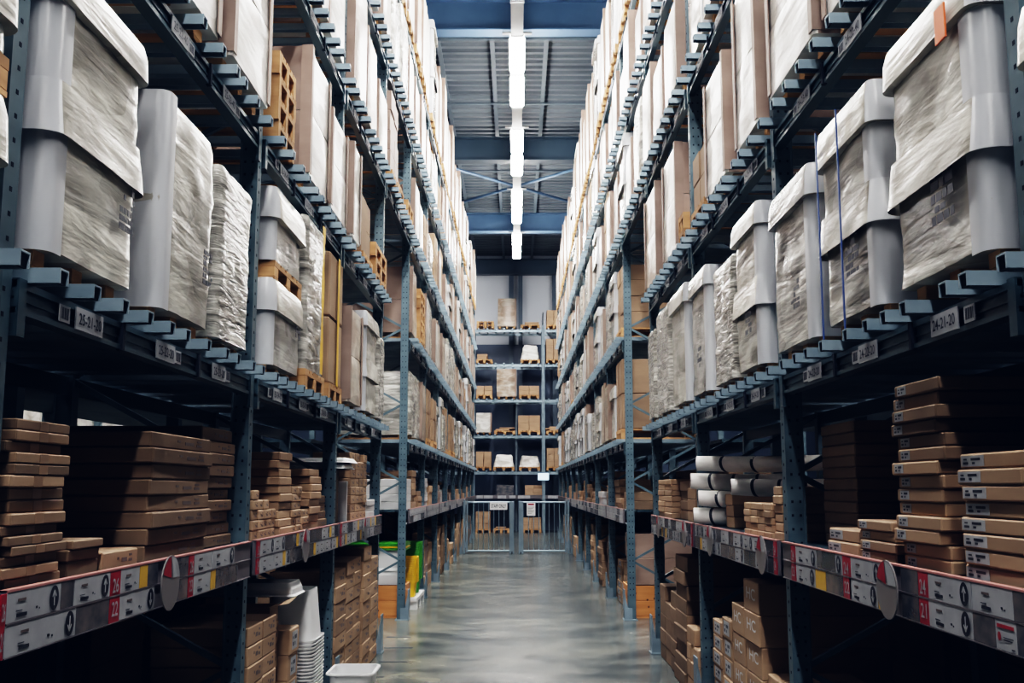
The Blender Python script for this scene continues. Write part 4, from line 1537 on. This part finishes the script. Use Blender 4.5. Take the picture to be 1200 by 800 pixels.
# ------------------------------------------------------------------ first far bay: crates, tubs, coloured bins
def wood_crate(s, X0, X1, Y0, Y1, label):
    t = thing('wooden_crate', label, 'crate', (s * (X0 + X1) / 2, (Y0 + Y1) / 2, 0.0))
    hx, hy = (X1 - X0) / 2, (Y1 - Y0) / 2
    mb = MB()
    for q in range(2):
        z0 = .03 + q * .2
        for sy in (-1, 1):
            mb.bbox(-hx, hx, sy * hy, sy * (hy - .022), z0 + .002, z0 + .198, .004)
        for sx in (-1, 1):
            mb.bbox(sx * hx, sx * (hx - .022), -hy, hy, z0 + .002, z0 + .198, .004)
    mb.box(-hx, hx, -hy, hy, 0, .03)
    mb.build('plank_wall', WOODO, t)
    for sx in (-1, 1):
        for sy in (-1, 1):
            mb = MB()
            mb.box(sx * (hx + .004), sx * (hx - .05), sy * (hy + .005), sy * hy, .05, .4)
            mb.box(sx * (hx + .005), sx * hx, sy * hy, sy * (hy - .05), .05, .4)
            mb.build('corner_hinge', GUARD, t)
    mb = MB()
    rr = random.Random(3)
    for q in range(5):
        x = rr.uniform(-hx * .8, hx * .8); z = rr.uniform(.08, .38)
        mb.disc((x, -hy - .001, z), (1, 0, 0), (0, 0, 1), .014, 10)
    mb.build('wood_knot', flat('knot_brown', (.12, .05, .02), .7), t)
    return t


wood_crate(-1, 1.52, 2.42, 14.55, 15.25, 'orange wooden crate under the white tubs, past the passage')
wood_crate(1, 1.52, 2.42, 14.55, 15.25, 'orange wooden crate under the big brown boxes, past the passage')
stack(1, 1.56, .86, 14.6, 15.2, .432, [.36, .33], 'on the crate past the passage', 'big brown', m=CARDP)


def tub(s, X0, X1, Y0, Y1, z, h, label, m):
    o = thing('storage_tub', label, 'tub', (s * (X0 + X1) / 2, (Y0 + Y1) / 2, z))
    hx, hy = (X1 - X0) / 2, (Y1 - Y0) / 2
    mb = MB(); loft(mb, hx - .03, hy - .03, .05, 0, h - .02, 3, s, 2, 0, 2, 4, taper=-.02); mb.build('tub_body', m, o, smooth=False)
    mb = MB(); loft(mb, hx, hy, .055, h - .03, h, 1, s, 2, 0, 2, 4); mb.build('rim', m, o)


tub(-1, 1.56, 2.36, 14.62, 15.18, .432, .22, 'white storage tub on the orange crate', WHITE)
tub(-1, 1.56, 2.36, 14.62, 15.18, .655, .25, 'clear-white storage tub under the green lids', WHITE)
for k, (m, nm) in enumerate(((GREEN, 'green'), (YPLAS, 'yellow'), (GREEN, 'green'), (GREEN, 'bright green'))):
    lab = '%s tub lid, %s up of the lids on the white tubs' % (nm, ordinal(k + 1))
    tray(-1, 1.52, 2.40, 14.60, 15.20, .907 + k * .026, .02, lab, m, 'tub_lid', cat='lid')
t = thing('white_pallet', 'white pallet under the nested yellow and green bins', 'pallet', (-1.86, 16.1, 0.0))
mb = MB()
mb.box(-.42, .42, -.62, .62, .12, .17)
for yy in (-.52, 0, .52):
    mb.box(-.42, .42, yy - .06, yy + .06, 0, .12)
mb.build('pallet_deck', WHITE, t)
a, b2 = bin_meshes(.22, .15, .17, .025)
for m, nm, yy, cnt, xx in ((YPLAS, 'yellow', 15.75, 16, -1.62), (GREEN, 'green', 16.35, 24, -1.62)):
    B1, B2 = as_mesh(a, 'bin_body', m), as_mesh(b2, 'rim', m)
    for k in range(cnt):
        t = thing('plastic_bin', '%s plastic bin, %s from bottom of its nested column' % (nm, ordinal(k + 1)), 'bin', (xx, yy, .172 + k * .0235), 'nested %s bins' % nm)
        link('bin_body', B1, t); link('rim', B2, t)
stack(-1, 1.53, .95, 14.56, 15.3, SZ, [.105] * 4, 'on the first shelf end past the passage', 'pale grey', m=CARDW, jx=.0, jy=.0)
stack(1, 1.56, .9, 14.6, 15.3, SZ, [.12] * 2, 'on the first shelf end past the passage', 'dull brown', m=CARDD, jx=.0, jy=.0)

# far racks: shelf and floor stacks
FARC = MB()
for s in (-1, 1):
    for b in range(4, 12):
        for where, zb in (('shelf', SZ), ('floor', 0.001)):
            for c in range(3):
                if b == 4 and c == 0:
                    continue
                if b == 4 and s < 0 and where == 'floor':
                    continue
                if b >= 8 and c == 2:
                    continue
                w3 = 2.55 / (3 if b < 8 else 2)
                ya = YN[b] + .14 + c * w3
                yb = ya + w3 - R.uniform(.03, .3)
                top = R.uniform(.6, 1.15) if where == 'floor' else R.uniform(.15, .62)
                hh = R.uniform(.10, .17) if b < 8 else R.uniform(.18, .3)
                if where == 'shelf':
                    hh *= .7
                n = max(1, min(8, int(top / hh)))
                pos = ['first', 'middle', 'last'][c] if b < 8 else ['first', 'last'][c]
                m = R.choice([CARD, CARD, CARD, CARDP, CARDD, CARDW if where == 'shelf' else CARD])
                adj = 'pale' if m is CARDW else ('dull' if m is CARDD else 'brown')
                desc = '%s %s stack, %s, %s' % (pos, where, bay_name(b), SIDE[s])
                xx, dd = 1.50 + R.uniform(0, .12), R.uniform(.4, .8)
                if b < 5:
                    stack(s, xx, dd, ya, yb, zb, [hh] * n, desc, adj, m, jx=.015, jy=.02, sticker=(.3, .75) if R.random() < .5 else None, tilt=0.0)
                else:
                    mi = [CARD, CARDP, CARDD, CARDW].index(m)
                    for q in range(n):
                        j, jy = R.uniform(-.015, .015), R.uniform(-.02, .02)
                        FARC.bbox(s * (xx + j), s * (xx + j + dd), ya + jy, yb + jy, zb + q * hh, zb + (q + 1) * hh - .002, .006, mi)

tag(FARC.build('carton_stock', [CARD, CARDP, CARDD, CARDW]), 'brown cartons stacked on shelves and floor deep in the aisle', 'boxes', kind='stuff')

# ------------------------------------------------------------------ rack across the far end
YB = 41.5
bk = thing('pallet_rack', 'teal steel pallet rack across the far end behind the gates', 'rack')
K = 29.5
for x in (-4.52, -1.72, 1.08, 3.88):
    fr = MB()
    z = .3
    while z < 7.8:
        fr.bar((x, YB + .05, z), (x, YB + 1.0, z + .5), .035, .03); fr.bar((x, YB + 1.0, z + .52), (x, YB + .05, z + 1.02), .035, .03)
        z += 1.06
    f = fr.build('upright_frame', STEEL, bk)
    for yy in (YB, YB + 1.05):
        mb = MB(); mb.box(x - .06, x + .06, yy - .05, yy + .05, 0, 8.2); mb.build('post', GUARD, f)
mb = MB(); mb.box(-.04, .04, YB + 1.16, YB + 1.24, 0, 6.6); mb.build('middle_post', GUARD, bk)
for lv in (1, 2, 3, 4, 5):
    for x0, x1 in ((-4.46, -1.78), (-1.66, 1.02), (1.14, 3.82)):
        for yy in (YB - .02, YB + 1.02):
            mb = MB(); mb.box(x0, x1, yy, yy + .05, LEV[lv] - .10, LEV[lv]); o = mb.build('beam', BAR, bk)
        mb = MB()
        for q in range(8):
            x = x0 + .15 + (x1 - x0 - .3) * q / 7
            mb.box(x - .03, x + .03, YB - .12, YB + 1.15, LEV[lv], LEV[lv] + BT)
        tag(mb.build('support_bar', BAR, bk), kind='stuff')
for x0, x1 in ((-4.46, -1.78), (-1.66, 1.02), (1.14, 3.82)):
    mb = MB(); mb.box(x0, x1, YB - .03, YB + 1.05, SHELF - .05, SHELF - .02); mb.build('shelf_deck', GUARD, bk)
    mb = MB(); mb.box(x0, x1, YB - .06, YB - .03, ZR0 + .05, ZR1); rl = mb.build('price_rail', RAIL, bk)
    x = x0 + .1
    while x < x1 - .4:
        w = R.uniform(.25, .5)
        mb = MB(); mb.box(x, x + w, YB - .065, YB - .06, ZR0 + .06, ZR1 - .02); mb.build('price_card', PAPER, rl)
        x += w + R.uniform(.02, .2)


def end_load(pa, pb, lv, hpx, style, seed, z=None, film=0, fr='x'):
    x0, x1 = max((pa - 605) / K, -1.60), (pb - 605) / K
    if x0 > 1:
        x0, x1 = max(x0, 1.19), max(x1, 1.8)
    zb = z if z is not None else LEV[lv] + BT + .001
    h = hpx / K
    col = ORD[1 + sum(1 for e in (578, 606, 638) if (pa + pb) / 2 > e)]
    where = LEVNAME[lv] + ' level' if lv else 'floor'
    lab = '%s, %s column, %s, rack across the far end' % (PHRASE[style], col, where)
    t = wrapped_load(1, 0, 0, x1 - x0, 0, h, style, lab, 'loads on the far end rack', False, 1.1, seed, (), film)
    t.location = ((x0 + x1) / 2, YB + .50, zb)
    t.rotation_euler = (0, 0, math.pi / 2)          # aisle face (local -x) turned to the entrance
    return t


for a in ((557, 579, 5, 8.5, 'cratestack', 501), (583, 605, 5, 36, 'tan', 502), (610, 633, 5, 15, 'low', 503), (641, 656, 5, 22, 'boxes', 504),
          (556, 577, 4, 14, 'low', 505), (610, 633, 4, 22, 'bag', 506), (640, 656, 4, 29, 'boxes', 507),
          (556, 577, 3, 15, 'boxes', 508), (582, 605, 3, 35, 'tan', 509), (608, 632, 3, 15, 'boxes', 510),
          (555, 576, 2, 25, 'brown', 511), (579, 604, 2, 10, 'low', 512), (607, 633, 2, 22, 'boxes', 513), (640, 656, 2, 9, 'low', 514),
          (556, 576, 1, 22, 'boxes', 515), (578, 603, 1, 18, 'bag', 516), (608, 633, 1, 17, 'bag', 517), (640, 656, 1, 26, 'boxes', 518),
          (555, 575, 0, 24, 'boxes', 519), (578, 597, 0, 7, 'low', 520), (612, 634, 0, 17, 'boxes', 521)):
    end_load(*a, z=0.001 if a[2] == 0 else None)
mb = MB(); mb.bbox(-.34, .34, -.3, .3, 0, .42, .01)
for q in range(3):
    mb.box(-.345, .345, -.305, -.3, .06 + .12 * q, .09 + .12 * q)
tag(mb.build('dark_box', DCARD, loc=((592 - 605) / K, YB + .4, SHELF - .019)), 'black box on the low shelf of the far end rack', 'box')
for r in range(3):
    for c in range(2):
        mb = MB()
        mb.bbox(-.169, .169, -.3, .3, 0, .136, .006)
        tag(mb.build('carton', CARD, loc=((625 - 605) / K - .17 + .34 * c, YB + .4, SHELF - .019 + .138 * r)),
            'brown carton, %s column, %s row up, low shelf of the far end rack' % (ORD[c + 1], ORD[r + 1]), 'box', 'cartons on the far end rack shelf')
# hanging sign on the post
t = thing('hanging_sign', 'small lit pale-blue sign on the far end post', 'sign', ((636.5 - 605) / 1224 * 41.2, 41.30, EYE + .28))
mb = MB(); mb.box(-.22, .22, -.02, .02, 0, .28); mb.build('sign_case', GUARD, t)
mb = MB(); mb.box(-.21, .21, -.024, -.02, .01, .27); mb.build('sign_face', SCREEN, t)
mb = MB(); mb.box(-.02, .02, .02, .135, .1, .18); mb.build('bracket', GUARD, t)

# ------------------------------------------------------------------ swing gates
YG = 28.55
for sx, x0, x1, what in ((-1, -1.35, -.06, 'carrying the black-lettered plate'), (1, .06, 1.35, 'carrying the red-topped notice')):
    t = thing('swing_gate', 'blue-grey barred swing gate across the aisle, ' + what, 'gate', (0, YG, 0))
    mb = MB()
    mb.tube((x0, 0, 1.36), (x1, 0, 1.36), .025, 10); mb.tube((x0, 0, .07), (x1, 0, .07), .025, 10)
    mb.build('gate_rail', BAR, t)
    xi, xo = (x1, x0) if sx < 0 else (x0, x1)
    mb = MB(); mb.box(xi - sx * .0, xi + sx * .13, -.03, .03, .0, 1.38); mb.build('stile', GUARD, t)
    mb = MB(); mb.box(xo, xo - sx * .05, -.025, .025, .03, 1.40); mb.build('stile', GUARD, t)
    for q in range(1, 8):
        x = xi + sx * .13 + (xo - sx * .05 - xi - sx * .13) * q / 8
        mb = MB(); mb.tube((x, 0, .07), (x, 0, 1.36), .011, 8); mb.build('bar', BAR, t)
    mb = MB(); mb.tube((xi + sx * .06, 0, 0.0), (xi + sx * .06, 0, -.0 + .05), .035, 10); mb.build('foot_wheel', INK, t)


def front_text(s, x, y, z, w, h, m, parent):
    o = link('lettering', text_mesh(s, w, h, m), parent, (x, y, z))
    o.rotation_euler = (math.pi / 2, 0, 0)
    return o


kg = YG / F
t = thing('gate_plate', 'white plate with black capitals on the gate', 'sign', ((584.5 - 605) * kg, YG - .035, 1.16))
mb = MB(); mb.box(-.235, .235, -.006, .003, 0, .20); mb.build('plate', WHITE, t)
front_text('STAFF ONLY', 0, -.0075, .10, .40, .10, INK, t)
t = thing('gate_notice', 'white paper notice with a red heading on the gate', 'sign', ((622 - 605) * kg, YG - .035, 1.0))
mb = MB(); mb.box(-.115, .115, -.004, .004, 0, .35); mb.build('sheet', WHITE, t)
mb = MB(); mb.box(-.08, .08, -.006, -.004, .285, .325); mb.build('red_heading', RED, t)
mb = MB()
for q in range(6):
    mb.box(-.085, -.085 + .17 * (.6 + .4 * ((q * 7) % 3) / 2), -.0055, -.004, .06 + q * .033, .07 + q * .033)
mb.build('text_line', INKS, t)
# gate posts at both racks
for sx in (-1, 1):
    t = thing('gate_post', 'square steel gate post beside the rack on the ' + SIDE[sx], 'post', (sx * 1.40, YG, 0))
    mb = MB(); mb.box(-.03, .03, -.03, .03, 0, 1.42); mb.build('square_tube', GUARD, t)

# ------------------------------------------------------------------ camera, world, view
cam = bpy.data.cameras.new('camera')
cam.sensor_width = 36.0
cam.lens = F / 1200.0 * 36.0
cam.clip_start = 0.05
co = bpy.data.objects.new('camera', cam)
COL.objects.link(co)
co.location = (0, 0, EYE)
co.rotation_euler = (math.pi / 2 + PITCH, 0, YAW)
scene.camera = co

w = bpy.data.worlds.new('world')
scene.world = w
w.use_nodes = True
bg = w.node_tree.nodes['Background']
bg.inputs[0].default_value = (0.25, 0.5, 1.0, 1)
bg.inputs[1].default_value = 0.02

scene.view_settings.view_transform = 'Filmic'
scene.view_settings.look = 'Very High Contrast'
scene.view_settings.exposure = -0.05
vs = scene.view_settings
vs.use_curve_mapping = True
cm = vs.curve_mapping
cm.initialize()
for ch, (y0, ym) in enumerate(((0.0010, 0.0), (0.0040, 0.0), (0.0130, 0.0))):
    cm.curves[ch].points[0].location = (0.0, y0)
cm.update()
scene.cycles.use_denoising = True
scene.cycles.max_bounces = 6
scene.cycles.diffuse_bounces = 3
scene.cycles.glossy_bounces = 3
